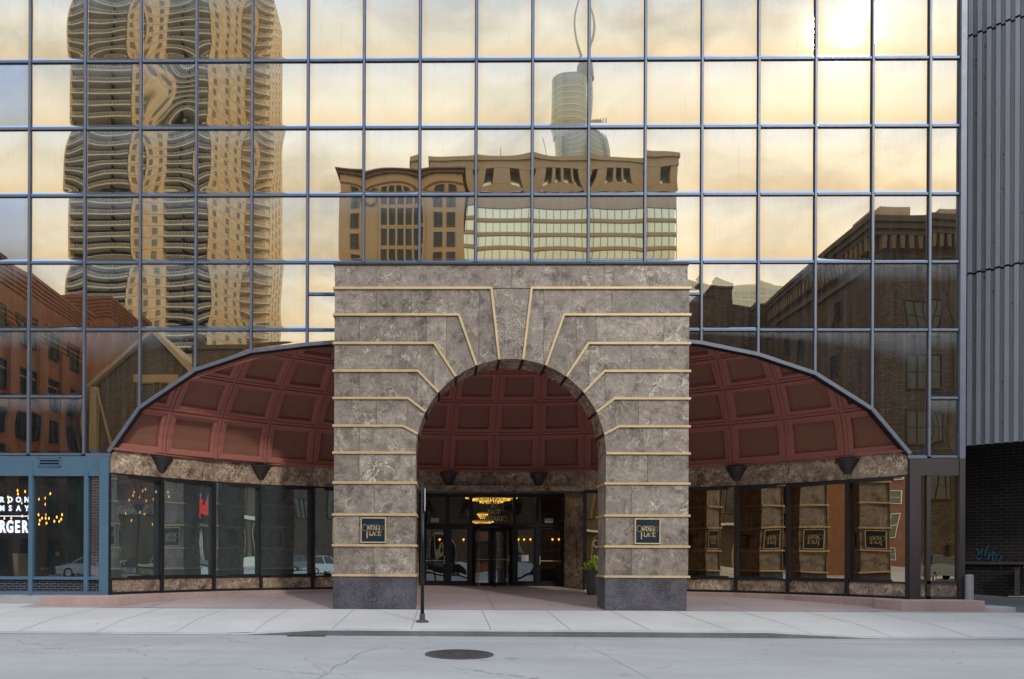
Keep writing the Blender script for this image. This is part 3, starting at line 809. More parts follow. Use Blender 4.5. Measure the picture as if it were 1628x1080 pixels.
# right end bay in dark bronze: post, beam, two lights with marble panels
m = MB(); m.box(XR - .03, -.09, ZF, XR + .27, .22, ZB - .05); m.box(XEND - .03, -.09, ZF, XEND + .12, .3, ZB - .05)
m.box(XR + .27, -.07, 3.82, XEND - .03, .2, ZB - .05); m.box(16 * W - .055, -.05, ZF, 16 * W + .055, .1, 3.82)
m.box(XR + .27, -.05, ZS - .05, XEND - .03, .1, ZS + .03); m.box(XR + .27, -.05, ZF, XEND - .03, .1, ZF + .07)
endf = m.build('end_bay_frame', M['bronzeb'], bld)
for i, (a, b) in enumerate(((XR + .27, 16 * W - .055), (16 * W + .055, XEND - .03))):
    me = wave_sheet((a, .0), (b, .0), ZS + .03, 3.82, .0018, 12, 90 + i); me.materials.append(M['glassbronze'])
    g = bpy.data.objects.new('glass', me); COL.objects.link(g); g.parent = endf
    m = MB(); m.tone = rr.random(); m.box(a, .0, ZF + .07, b, .05, ZS - .05); m.build('marble_panel', M['marble2'], endf)
# rooms behind the curved windows
def back_shell(k0, k1, r, mat, name, mat2=None):
    m = MB()
    for k in range(k0, k1):
        p, q = arcpt(k * DTH, r), arcpt((k + 1) * DTH, r); p0, q0 = arcpt(k * DTH, RA + .09), arcpt((k + 1) * DTH, RA + .09)
        m.quad((*p, .3), (*q, .3), (*q, 4.45), (*p, 4.45)); m.quad((*p0, .45), (*q0, .45), (*q, .45), (*p, .45)); m.quad((*p0, 4.2), (*q0, 4.2), (*q, 4.2), (*p, 4.2))
    for k in (k0, k1):
        p, p0 = arcpt(k * DTH, r), arcpt(k * DTH, RA + .13)
        if k in (-8, 8): continue
        m.quad((*p, .3), (*p0, .3), (*p0, 4.45), (*p, 4.45))
    return m.build(name, mat, bld, fix=False)
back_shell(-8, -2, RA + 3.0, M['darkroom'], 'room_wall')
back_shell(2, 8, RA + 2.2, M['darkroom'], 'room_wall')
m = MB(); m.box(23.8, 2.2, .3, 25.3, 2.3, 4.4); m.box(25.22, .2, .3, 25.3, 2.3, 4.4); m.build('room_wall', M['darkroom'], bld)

# curtains with pleats behind the right hand glass
def curtain_strip(p, q, z0, z1, n=60, amp=.035):
    m = MB(); p, q = Vector((*p, 0)), Vector((*q, 0)); d = q - p; nn = Vector((-d.y, d.x, 0)).normalized(); prev = None
    for i in range(n + 1):
        a = p + d * (i / n) + nn * (amp * math.sin(i * 2.1) + .012 * math.sin(i * .7))
        if prev is not None: m.quad((prev.x, prev.y, z0), (a.x, a.y, z0), (a.x, a.y, z1), (prev.x, prev.y, z1))
        prev = a
    return m
for i, (k0, k1) in enumerate(((3.05, 4.0), (4.06, 4.85), (5.1, 5.95), (6.1, 6.9))):
    m = curtain_strip(arcpt(k0 * DTH, RA + .3), arcpt(k1 * DTH, RA + .3), .55, 3.78, 44)
    o = m.build('curtain', M['curtain'], None, smooth=True, fix=False)
    tag(o, 'pleated bronze curtain hanging behind the %s curved window right of the stone arch' % ('first', 'second', 'third', 'fourth')[i], 'curtain', 'bronze curtains behind the curved windows')
m = curtain_strip((XR + .2, .32), (XEND - .02, .32), .55, 3.9, 60)
o = m.build('curtain', M['curtain'], None, smooth=True, fix=False); tag(o, 'pleated tan curtain behind the two narrow end windows beside the alley', 'curtain')

# ------------------------------------------------------------------ blue restaurant shopfront
shop = empty('restaurant_shopfront', (0, 0, .5)); tag(shop, 'blue painted restaurant shopfront with large windows left of the marble alcove', 'shopfront')
def par(o, p):
    o.parent = p; o.matrix_parent_inverse = Matrix.Translation(-Vector(p.location)); return o
m = MB()
m.box(-6, -.05, 3.86, 1.99, .2, ZB - .05); m.box(1.99, -.10, ZF, XL + .03, .22, ZB - .05)
m.box(-6, -.07, 3.74, 1.99, .15, 3.86); m.box(-6, -.07, .91, 1.99, .15, .99); m.box(-6, -.07, ZF, 1.99, .15, .58)
for x in (-4.5, -2.96, -1.43, .10, 1.62):
    m.box(x - .055, -.09, ZF, x + .055, .16, 3.86); m.box(x - .02, -.055, 3.86, x + .02, -.05, ZB - .05)
par(m.build('frame', M['blue'], None), shop)
m = MB()
for i in range(3): m.box(.33, -.075, 4.02 + i * .075, .87, -.05, 4.05 + i * .075)
m.box(.30, -.07, 3.98, .33, -.05, 4.24); m.box(.87, -.07, 3.98, .90, -.05, 4.24); m.box(.30, -.07, 4.21, .90, -.05, 4.24); m.box(.30, -.07, 3.98, .90, -.05, 4.01)
v = par(m.build('vent', M['blue'], None), shop)
m = MB(); m.box(.33, -.055, 4.0, .87, -.052, 4.22); par(m.build('vent_opening', M['black'], None), shop)
for i, (a, b) in enumerate(((-4.445, -3.015), (-2.905, -1.485), (-1.375, .045), (.155, 1.565), (1.675, 1.99))):
    me = wave_sheet((a, .0), (b, .0), .99, 3.74, .0008, 12, 70 + i); me.materials.append(M['glassclear'])
    g = bpy.data.objects.new('window_pane', me); COL.objects.link(g); par(g, shop)
    m = MB(); m.box(a, .02, .58, b, .1, .91); par(m.build('brick_panel', M['bluebrick'], None), shop)
m = MB(); m.box(1.72, .02, .99, 1.985, .7, 3.74); par(m.build('brick_pier', M['redbrick'], None), shop)

# restaurant room
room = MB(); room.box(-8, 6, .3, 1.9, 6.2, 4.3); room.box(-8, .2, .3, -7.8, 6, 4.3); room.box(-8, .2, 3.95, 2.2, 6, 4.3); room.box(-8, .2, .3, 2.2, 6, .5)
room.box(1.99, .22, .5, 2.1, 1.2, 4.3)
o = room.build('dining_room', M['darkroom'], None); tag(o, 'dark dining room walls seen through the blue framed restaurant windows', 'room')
m = MB(); m.box(-.35, 5.93, 1.1, .35, 5.97, 3.0); m.box(.75, 5.93, 1.3, 1.15, 5.97, 2.8); m.box(-2.2, 5.93, 1.1, -1.0, 5.97, 3.0)
o = m.build('rear_window', M['dayglow'], None); tag(o, 'dim teal rear windows glowing at the back of the dining room', 'window')
m = MB(); m.box(1.2, 5.0, 1.9, 1.9, 5.04, 2.7); o = m.build('wall_picture', M['maroon'], None); tag(o, 'dull red framed picture on the dining room wall', 'picture')

def text_mesh(body, size, depth, mat, parent, loc, rot, name='lettering', bold=0, shear=0, spacing=1, align='RIGHT', scale=(1, 1, 1)):
    cu = bpy.data.curves.new('t', 'FONT'); cu.body = body; cu.size = size; cu.extrude = depth; cu.offset = bold; cu.shear = shear; cu.space_character = spacing; cu.align_x = align
    cu.resolution_u = 3
    ob = bpy.data.objects.new('t', cu); COL.objects.link(ob)
    bpy.context.view_layer.update()
    me = bpy.data.meshes.new_from_object(ob.evaluated_get(bpy.context.evaluated_depsgraph_get()))
    bpy.data.objects.remove(ob); bpy.data.curves.remove(cu)
    me.materials.clear(); me.materials.append(mat)
    T = Matrix.Translation(loc) @ rot @ Matrix.Diagonal((*scale, 1)); me.transform(T)
    o = bpy.data.objects.new(name, me); COL.objects.link(o)
    if parent: par(o, parent)
    return o
RX = Matrix.Rotation(PI / 2, 4, 'X')
for word, xr_, pitch, size, z_, sc_x, bo_ in (('GORDON', -.043, .228, .21, 3.02, .85, .006), ('RAMSAY', -.043, .228, .21, 2.785, .85, .006), ('BURGER', -.095, .205, .45, 2.20, .60, .017)):
    for i_, ch_ in enumerate(word[::-1]):
        text_mesh(ch_, size, .004, M['whitelet'], shop, (xr_ - i_ * pitch, -.02, z_), RX, 'letter', bold=bo_, align='CENTER', scale=(sc_x, 1, 1))
m = MB(); m.box(-1.3, -.024, 2.63, -.0, -.016, 2.65); par(m.build('underline', M['whitelet'], None), shop)

def cluster(pts, ys, label):
    lamp = empty('pendant_cluster', (0, 0, 0)); tag(lamp, label, 'pendant lamp', 'amber pendant clusters in the restaurant')
    rnd_ = random.Random(len(pts)); bulbmesh = None; top = 3.93; P_ = []
    for (zx, zy) in pts:
        u, v = zx / 4.5, 720 + zy / 4.5; y = rnd_.uniform(*ys); x, z = site(u, v, DC + y); P_.append((x, y, z))
    rods = MB()
    for x, y, z in P_: rods.tube([(x, y, z + .04), (x, y, top)], .006, 5)
    c = sum(p[0] for p in P_) / len(P_)
    rods.box(min(p[0] for p in P_), ys[0] - .05, top, max(p[0] for p in P_), ys[1] + .05, top + .02)
    rods.build('rods', M['bronze'], lamp)
    b = MB(); b.lathe([(0, -.035), (.017, -.03), (.021, 0), (.017, .03), (.008, .05), (0, .055)], n=8); bm_ = b.mesh('bulb', M['bulb'], True)
    for p in P_:
        o = bpy.data.objects.new('bulb', bm_); COL.objects.link(o); o.parent = lamp; o.location = p
cluster([(100, 265), (155, 272), (103, 290), (132, 355), (33, 350), (30, 312), (55, 465), (135, 450), (183, 440), (180, 465), (5, 465), (-60, 440), (-90, 300), (-40, 330)], (2.2, 3.2), 'amber pendant lamp cluster behind the white lettered restaurant window')
cluster([(338, 288), (303, 320), (255, 327), (303, 365), (253, 440), (262, 480), (258, 508), (278, 465), (307, 440), (305, 465), (311, 500), (329, 466), (368, 487), (386, 457), (404, 487), (418, 472), (424, 440), (495, 420), (548, 458), (560, 488)], (2.4, 3.6), 'amber pendant lamp cluster behind the blue framed window with no lettering')
cluster([(945, 280), (938, 303), (910, 335), (985, 314), (1027, 258), (1008, 268), (1104, 277), (1033, 341), (1082, 330), (1130, 333), (1132, 352), (884, 433), (987, 423), (1020, 438), (927, 482), (872, 512), (1080, 510), (1190, 280), (1196, 312)], (2.6, 3.2), 'amber pendant lamp cluster behind the first curved window beside the blue post')

# booth seats, table, diners
def booth(x, y, w, label):
    b = empty('booth_seat', (x, y, .5)); tag(b, label, 'booth seat', 'cream booth seats in the restaurant')
    m = MB(); m.box(-w / 2, -.25, 0, w / 2, .25, .42); m.build('seat', M['leather'], b, bevel=.04)
    m = MB(); m.hexa([(-w / 2, -.32, .3), (-w / 2 + .12, -.32, .3), (-w / 2 + .12, .3, .3), (-w / 2, .3, .3)], [(-w / 2 - .06, -.32, 1.12), (-w / 2 + .08, -.32, 1.12), (-w / 2 + .08, .3, 1.12), (-w / 2 - .06, .3, 1.12)])
    for k in range(9): m.bar((-w / 2 - .01, -.33, .36 + k * .085), (-w / 2 + .11, -.33, .36 + k * .085), .012, .012)
    m.build('backrest', M['leather'], b, bevel=.015)
    return b
booth(-.15, .75, 1.0, 'cream leather booth seat behind the lettered restaurant window')
booth(1.62, .85, .45, 'cream leather booth seat beside the brick pier')
tb = empty('dining_table', (.8, 1.2, .5)); tag(tb, 'wooden dining table with a red edge behind the blue framed window', 'table')
m = MB(); m.box(-.55, -.35, .70, .55, .35, .74); m.build('tabletop', M['wood'], tb)
m = MB(); m.box(-.55, -.36, .742, .55, -.30, .76); m.build('runner', M['red'], tb)
m = MB(); m.tube([(0, 0, 0), (0, 0, .7)], .04); m.lathe([(.0, .02), (.26, .02), (.26, 0)], n=16); m.build('leg', M['black'], tb)

def person(x, y, z, rz, cloth, label, lean=0):
    root = empty('person', (x, y, z), rz); tag(root, label, 'person')
    J = [((0, 0, .02), .15), ((0, 0, .22), .145), ((0, .02 + lean, .45), .17), ((0, .02 + lean, .56), .10), ((0, lean, .63), .055), ((0, -.01 + lean, .70), .075), ((0, -.02 + lean, .78), .092), ((0, -.02 + lean, .86), .07),
         ((.19, lean, .52), .062), ((.25, -.06 + lean, .27), .045), ((.16, -.28, .22), .036), ((.10, -.36, .23), .03),
         ((-.19, lean, .52), .062), ((-.25, -.06 + lean, .27), .045), ((-.16, -.28, .22), .036), ((-.10, -.36, .23), .03),
         ((.10, -.12, .03), .10), ((.12, -.45, .06), .075), ((.12, -.47, -.35), .05), ((.12, -.60, -.41), .04),
         ((-.10, -.12, .03), .10), ((-.12, -.45, .06), .075), ((-.12, -.47, -.35), .05), ((-.12, -.60, -.41), .04)]
    E_ = [(0, 1), (1, 2), (2, 3), (3, 4), (4, 5), (5, 6), (6, 7), (2, 8), (8, 9), (9, 10), (10, 11), (2, 12), (12, 13), (13, 14), (14, 15), (0, 16), (16, 17), (17, 18), (18, 19), (0, 20), (20, 21), (21, 22), (22, 23)]
    me = bpy.data.meshes.new('body'); me.from_pydata([j[0] for j in J], E_, []); o = bpy.data.objects.new('body', me); COL.objects.link(o); o.parent = root
    sk = o.modifiers.new('skin', 'SKIN'); sk.use_smooth_shade = True
    for i, (_, r) in enumerate(J): me.skin_vertices[0].data[i].radius = (r, r * .85)
    me.skin_vertices[0].data[0].use_root = True
    ss = o.modifiers.new('sub', 'SUBSURF'); ss.levels = 1; ss.render_levels = 1
    dg = bpy.context.evaluated_depsgraph_get(); me2 = bpy.data.meshes.new_from_object(o.evaluated_get(dg)); o.modifiers.clear(); o.data = me2
    me2.materials.clear(); me2.materials.append(M[cloth]); me2.materials.append(M['skin'])
    for p in me2.polygons:
        p.material_index = 1 if p.center.z > .60 or (p.center.y < -.30 and .15 < p.center.z < .35) else 0; p.use_smooth = True
    m = MB(); m.lathe([(0, .955), (.05, .95), (.092, .91), (.105, .84), (.10, .77), (.075, .73)], (0, .015 + lean, 0), 14, -.5, PI + .5); m.build('hair', M['hair'], root, True)
    return root
person(-.62, 1.25, .95, PI * .55, 'maroon', 'seated diner in a maroon top behind the restaurant lettering')
person(-.18, 1.75, .95, PI * .9, 'blackcloth', 'seated diner in black with dark hair behind the cream booth')

# ------------------------------------------------------------------ stone entrance arch
arch = empty('stone_arch', ((PX[0] + PX[3]) / 2, PY, .21)); tag(arch, 'tall marble entrance arch striped with brass bands standing before the glass facade', 'arch')
AC = ((PX[1] + PX[2]) / 2, 4.26); AR = (PX[2] - PX[1]) / 2
ZTP = 9.17
bz = [8.56, 7.87, 7.13, 6.41, 5.70, 4.98, 4.28, 3.50, 2.67, 1.87, 1.09]      # band heights
turn = [8.51 - 8.496, 0, 0]
PHI = [math.radians(7.2 + 14.15 * k) for k in range(6)]
TW = [4.08, 3.24, 2.60, 2.18, 1.91, 1.80]    # distance of each turn from the outer edge, per band (top first): from the left edge
TX = [PX[0] + v for v in (4.075, 3.235, 2.60, 2.18, 1.92, 1.80)]
def intr(ph, r=AR): return (AC[0] - r * math.sin(ph), AC[1] + r * math.cos(ph))
def mirx(p): return (2 * AC[0] - p[0], p[1])
m = MB(); m.cur = 0; g = .009
YB = PY + PD
def plate(poly, th=.022):
    m.tone = rr.random(); m.prism(poly, PY + rr.uniform(0, .0025), PY + th + .006, 'y')
def clipx(poly, x0, x1):
    """clip a polygon between two x values"""
    def cl(pl, keep, xc):
        out = []
        for i in range(len(pl)):
            a, b = pl[i], pl[(i + 1) % len(pl)]; ia, ib = keep(a[0]), keep(b[0])
            if ia: out.append(a)
            if ia != ib:
                t = (xc - a[0]) / (b[0] - a[0]); out.append((xc, a[1] + t * (b[1] - a[1])))
        return out
    pl = cl(poly, lambda x: x >= x0, x0)
    return cl(pl, lambda x: x <= x1, x1) if pl else pl
def joints_plates(poly, xs):
    xs = [PX[0] - 1] + xs + [PX[3] + 1]
    for a, b in zip(xs, xs[1:]):
        q = clipx(poly, a + g / 2, b - g / 2)
        if len(q) >= 3: plate(q)
arcn = 5
for side in (0, 1):
    S = (lambda p: p) if side == 0 else mirx
    def go(poly, js):
        pl = [S(p) for p in poly]; js = sorted((j if side == 0 else 2 * AC[0] - j) for j in js)
        if side: pl = pl[::-1]
        joints_plates(pl, js)
    X0 = PX[0]
    # courses between bands 0..5 (each turned down radially)
    for k in range(5):
        hi, lo = bz[k], bz[k + 1]
        arcp = [intr(PHI[k] + (PHI[k + 1] - PHI[k]) * s / arcn) for s in range(arcn + 1)]
        poly = [(X0, lo + g), (TX[k + 1], lo + g)] + arcp[::-1] + [(TX[k], hi - g), (X0, hi - g)]
        js = [X0 + ([1.1, .65, 1.5, .65, 1.1][k] if side == 0 else [2.0, .65, 1.5, 2.2, 1.3][k])] + [TX[k] - .3 * (k < 2) - .02]
        if k < 2: js.append(X0 + 2.0 + .4 * k)
        js = [j for j in js if j < TX[k]]
        go(poly, js)
    # course between band 5 and springing (band 6)
    arcp = [intr(PHI[5] + (math.pi / 2 - PHI[5]) * s / 3) for s in range(4)]
    go([(X0, bz[6] + g)] + [(PX[1], bz[6] + g)] + arcp[::-1] + [(TX[5], bz[5] - g), (X0, bz[5] - g)], [X0 + .66])
    # pier courses
    for k in range(6, 10):
        go([(X0, bz[k + 1] + g), (PX[1], bz[k + 1] + g), (PX[1], bz[k] - g), (X0, bz[k] - g)], [X0 + (.66 if k % 2 == 0 else 1.06) + (.4 if side else 0)])
# keystone
kp = [intr(PHI[0] * (1 - 2 * s / 6)) for s in range(7)]
m.tone = 2.4; m.prism([(TX[0], bz[0] - .03)] + kp + [mirx((TX[0], bz[0] - .03))], PY + .001, PY + .028, 'y')
# top course
joints_plates([(PX[0], bz[0] + g), (PX[3], bz[0] + g), (PX[3], ZTP), (PX[0], ZTP)], [PX[0] + d_ for d_ in (1.1, 2.4, 4.6, 5.9, 7.0)])
# core
m.tone = .47
outer = [(PX[0], 1.05), (PX[0], ZTP - .004), (PX[3], ZTP - .004), (PX[3], 1.05), (PX[2], 1.05)]
ring_ = [(AC[0] + AR * math.cos(t), AC[1] + AR * math.sin(t)) for t in [PI * s / 36 for s in range(37)]]
yf = PY + .024
# core as strips: left pier, right pier, spandrel fan
m.box(PX[0] - .001, yf, 1.05, PX[1] + .001, YB, AC[1]); m.box(PX[2] - .001, yf, 1.05, PX[3] + .001, YB, AC[1])
for a, b in zip(ring_, ring_[1:]):
    m.tone = .2 + .6 * ((int((math.atan2(a[1] - AC[1], a[0] - AC[0])) / PI * 12.7)) % 2) * .7
    m.cur = 1; m.prism([b, a, (a[0], ZTP - .004), (b[0], ZTP - .004)], yf, YB, 'y')
m.cur = 0
m.tone = .4
m.box(PX[0] - .001, yf, AC[1], PX[1], YB, ZTP - .004); m.box(PX[2], yf, AC[1], PX[3] + .001, YB, ZTP - .004)
par(m.build('marble_wall', [M['marble'], M['marble2']], None), arch)
for a, b in ((PX[0], PX[1]), (PX[2], PX[3])):
    m = MB(); m.box(a - .012, PY - .015, .0, b + .012, YB + .015, 1.05); par(m.build('granite_plinth', M['granite'], None, bevel=.012), arch)
m = MB(); m.box(PX[0] - .04, PY - .04, ZTP, PX[3] + .04, YB, ZTP + .05); par(m.build('coping', M['aludark'], None), arch)
# brass bands
bw, bp = .058, .042
for side in (0, 1):
    sg = (lambda x: x) if side == 0 else (lambda x: 2 * AC[0] - x)
    def bx(mb, x0, y0, z0, x1, y1, z1):
        a, b = sorted((sg(x0), sg(x1))); mb.box(a, y0, z0, b, y1, z1)
    for k, z in enumerate(bz):
        mb = MB(); z0, z1 = z - bw / 2, z + bw / 2
        o0 = PX[0] - bp
        if k < 6:
            t = (TX[k], z); e = intr(PHI[k]); tl = (t[0] + .0, z)
            bx(mb, o0, PY - bp, z0, t[0], PY + .01, z1)
            bx(mb, o0, PY + .01, z0, PX[0] + .01, YB, z1)
            d = Vector((e[0] - t[0], e[1] - t[1])).normalized(); n = Vector((-d.y, d.x)) * bw / 2
            a0 = Vector(t) ; b0 = Vector(e) - d * .0
            poly = [(a0.x - n.x, a0.y - n.y), (b0.x - n.x, b0.y - n.y), (b0.x + n.x, b0.y + n.y), (a0.x + n.x, a0.y + n.y)]
            # mitre: make the radial bar start at the band's upper and lower edges
            def atz(px_, pz_, zt):
                s_ = (zt - pz_) / d.y if abs(d.y) > 1e-6 else 0; return (px_ + d.x * s_, zt)
            if d.y < -.05:
                poly[0] = atz(*poly[0], z1 if poly[0][0] > poly[3][0] else z0 + .0)
                poly[3] = atz(*poly[3], z1 if poly[3][0] > poly[0][0] else z0 + .0)
            poly = [(sg(p[0]), p[1]) for p in poly]
            mb.prism(poly, PY - bp + .002, PY + .01, 'y')
            # slim return of the joint under the arch
            q = [intr(PHI[k] + s_, r_) for s_, r_ in ((-.012, AR - .025), (.012, AR - .025), (.012, AR + .01), (-.012, AR + .01))]
            mb.cur = 1; mb.prism([(sg(p[0]), p[1]) for p in q], PY + .01, YB + .01, 'y'); mb.cur = 0
        elif k == 6:
            bx(mb, o0, PY - bp, z0, PX[1] - .0, PY + .01, z1); bx(mb, o0, PY + .01, z0, PX[0] + .01, YB, z1)
        else:
            bx(mb, o0, PY - bp, z0, PX[1] + bp, PY + .01, z1); bx(mb, o0, PY + .01, z0, PX[0] + .01, YB - .01, z1)
            bx(mb, PX[1] - .01, PY + .01, z0, PX[1] + bp, YB - .01, z1); bx(mb, o0, YB - .01, z0, PX[1] + bp, YB + bp, z1)
        par(mb.build('brass_band', [M['gold'], M['bronze']], None), arch)

# ------------------------------------------------------------------ stroke lettering (serif capitals)
def arc_(cx, cy, rx, ry, a0, a1, n=12): return [(cx + rx * math.cos(math.radians(a0 + (a1 - a0) * i / n)), cy + ry * math.sin(math.radians(a0 + (a1 - a0) * i / n))) for i in range(n + 1)]
GL = {
 'O': (.95, [arc_(.47, .5, .42, .47, 0, 360, 24)]), '0': (.8, [arc_(.4, .5, .33, .47, 0, 360, 20)]),
 'N': (.9, [[(.12, 0), (.12, 1)], [(.12, 1), (.78, 0)], [(.78, 0), (.78, 1)], [(0, 1), (.2, 1)], [(.02, 0), (.24, 0)], [(.66, 1), (.9, 1)]]),
 'T': (.8, [[(.4, 0), (.4, 1)], [(.02, 1), (.78, 1)], [(.02, 1), (.02, .82)], [(.78, 1), (.78, .82)], [(.26, 0), (.54, 0)]]),
 'A': (.9, [[(.1, 0), (.45, 1)], [(.45, 1), (.8, 0)], [(.22, .36), (.68, .36)], [(0, 0), (.22, 0)], [(.68, 0), (.92, 0)]]),
 'R': (.85, [[(.14, 0), (.14, 1)], [(.14, 1), (.42, 1)] + arc_(.42, .75, .26, .25, 90, -90, 8) + [(.14, .5)], [(.42, .5), (.82, 0)], [(0, 0), (.28, 0)], [(0, 1), (.14, 1)]]),
 'I': (.4, [[(.2, 0), (.2, 1)], [(.06, 0), (.34, 0)], [(.06, 1), (.34, 1)]]),
 'P': (.75, [[(.14, 0), (.14, 1)], [(.14, 1), (.42, 1)] + arc_(.42, .74, .26, .26, 90, -90, 8) + [(.14, .48)], [(0, 0), (.30, 0)], [(0, 1), (.14, 1)]]),
 'L': (.7, [[(.14, 0), (.14, 1)], [(0, 0), (.62, 0)], [(.62, 0), (.62, .2)], [(0, 1), (.28, 1)]]),
 'C': (.85, [arc_(.47, .5, .40, .47, 45, 315, 16), [(.75, .95), (.75, .72)]]),
 'E': (.75, [[(.14, 0), (.14, 1)], [(0, 0), (.65, 0)], [(.65, 0), (.65, .2)], [(0, 1), (.62, 1)], [(.62, 1), (.62, .82)], [(.14, .52), (.5, .52)]]),
 'S': (.7, [arc_(.34, .74, .24, .22, 30, 250, 10) + arc_(.34, .26, .26, .25, 80, -150, 10)]),
 '1': (.5, [[(.25, 0), (.25, 1)], [(.25, 1), (.1, .85)], [(.1, 0), (.4, 0)]]), ' ': (.4, [])}
def strokes(mb, text, x, z, h, w, y0, y1, sx=1.0, T=None, plainl=True):
    """write text into mb, lower left at x,z; T maps (x, y, z)"""
    T = T or (lambda p: p)
    for ch in text:
        adv, pls = GL[ch]
        for pl in pls:
            for a, b in zip(pl, pl[1:]):
                ax, az, bx_, bz_ = x + a[0] * h * sx, z + a[1] * h, x + b[0] * h * sx, z + b[1] * h
                d = Vector((bx_ - ax, bz_ - az)); 
                if d.length < 1e-6: continue
                if plainl and len(pl) == 2 and pl[0][1] == pl[1][1] and pl[0][1] in (0, 1) and abs(pl[0][0] - pl[1][0]) < .36: continue
                d.normalize(); ww = w * (.45 + .55 * abs(d.y)) ; n = Vector((-d.y, d.x)) * ww / 2; e = d * ww * .3
                q = [(ax - e.x - n.x, az - e.y - n.y), (bx_ + e.x - n.x, bz_ + e.y - n.y), (bx_ + e.x + n.x, bz_ + e.y + n.y), (ax - e.x + n.x, az - e.y + n.y)]
                mb.hexa([T((p[0], y1, p[1])) for p in q], [T((p[0], y0, p[1])) for p in q])
        x += adv * h * sx
    return x
def sign(name, cx, cz, T, label, s=1.0):
    root = empty(name, T((cx, 0, cz))); tag(root, label, 'sign', 'square navy signs on the stone arch')
    hw = .33 * s
    m = MB()
    def hb(x0, y0, z0, x1, y1, z1):
        m.hexa([T(p) for p in ((x0, y0, z0), (x1, y0, z0), (x1, y1, z0), (x0, y1, z0))], [T(p) for p in ((x0, y0, z1), (x1, y0, z1), (x1, y1, z1), (x0, y1, z1))])
    hb(cx - hw + .02, -.035, cz - hw + .02, cx + hw - .02, .0, cz + hw - .02); par(m.build('panel', M['navy'], None), root)
    m = MB(); b = .028
    hb(cx - hw, -.05, cz - hw, cx - hw + b, 0, cz + hw); hb(cx + hw - b, -.05, cz - hw, cx + hw, 0, cz + hw); hb(cx - hw + b, -.05, cz + hw - b, cx + hw - b, 0, cz + hw); hb(cx - hw + b, -.05, cz - hw, cx + hw - b, 0, cz - hw + b)
    par(m.build('frame', M['gold'], None), root)
    m = MB(); y0, y1 = -.046, -.034; k = s
    strokes(m, 'O', cx - .285 * k, cz - .02 * k, .17 * k, .024 * k, y0, y1, .84, T)
    x = strokes(m, 'NTARI', cx - .15 * k, cz + .0 * k, .115 * k, .017 * k, y0, y1, .74, T)
    strokes(m, 'O', x + .002 * k, cz + .0 * k, .115 * k, .018 * k, y0, y1, .76, T)
    # the long stemmed P, its bowl, then LACE
    for a, b2 in (((-.165, -.19), (-.165, .0)), ((-.19, -.19), (-.13, -.19)), ((-.165, .0), (-.11, .0))):
        pass
    strokes(m, 'P', cx - .175 * k, cz - .20 * k, .17 * k, .024 * k, y0, y1, .62, T)
    strokes(m, 'LACE', cx - .10 * k, cz - .145 * k, .112 * k, .019 * k, y0, y1, .84, T)
    for i in range(17):
        hx = cx - .13 * k + i * .0165 * k; hb_ = (hx, y0, cz + .125 * k, hx + .009 * k, y1, cz + .138 * k)
        m.hexa([T((hb_[0], y0, hb_[2])), T((hb_[3], y0, hb_[2])), T((hb_[3], y1, hb_[2])), T((hb_[0], y1, hb_[2]))], [T((hb_[0], y0, hb_[5])), T((hb_[3], y0, hb_[5])), T((hb_[3], y1, hb_[5])), T((hb_[0], y1, hb_[5]))])
    par(m.build('lettering', M['gold'], None), root)
    return root
TF = lambda p: (p[0], PY + p[1], p[2])
sx0 = XC + (593.5 - 706) / F * (DC + PY); sx1 = XC + (1027.5 - 706) / F * (DC + PY)
sign('arch_sign', sx0, 2.265, TF, 'square navy sign with brass border and gold lettering on the front of the left pier')
sign('arch_sign', sx1, 2.265, TF, 'square navy sign with brass border and gold lettering on the front of the right pier')
TRt = lambda p: (PX[3] - p[1], p[0], p[2])          # on the outer side faces
TLt = lambda p: (PX[0] + p[1], -p[0], p[2])
sign('arch_sign', PY + PD / 2, 2.265, TRt, 'square navy sign on the outer right side face of the arch')
sign('arch_sign', -(PY + PD / 2), 2.265, TLt, 'square navy sign on the outer left side face of the arch')
for i, xc_ in enumerate((sx0, sx1)):
    r_ = empty('notice_plaque', (xc_, YB, 2.25)); tag(r_, 'dark notice plaque with fine lettering on the back of the %s pier' % ('left', 'right')[i], 'plaque', 'plaques behind the arch')
    m = MB(); m.box(xc_ - .36, YB, 2.0, xc_ + .36, YB + .03, 2.5); par(m.build('panel', M['bronzeb'], None), r_)
    m = MB(); rq = random.Random(i)
    for k in range(6):
        x = xc_ - .28
        while x < xc_ + .26:
            w = rq.uniform(.03, .09); m.box(x, YB + .03, 2.06 + k * .07, min(x + w, xc_ + .29), YB + .036, 2.085 + k * .07); x += w + .02
    par(m.build('lettering', M['gold'], None), r_)
# gold street address on the transom light
r_ = empty('address_lettering', (13.09, YD, 3.3)); tag(r_, 'gold address lettering 10 EAST ONTARIO on the glass over the revolving door', 'lettering')
m = MB(); TD = lambda p: p
def cline(t, z, h, w):
    wid = sum(GL[c][0] for c in t) * h * .92; strokes(m, t, X(785) - wid / 2, z, h, w, YD - .02, YD - .01, .92, TD)
cline('10', 3.33, .20, .032); cline('EAST', 3.11, .155, .024); cline('ONTARIO', 2.86, .17, .026)
par(m.build('letters', plain('pale_gold', (.80, .66, .40), .4, .2), None), r_)
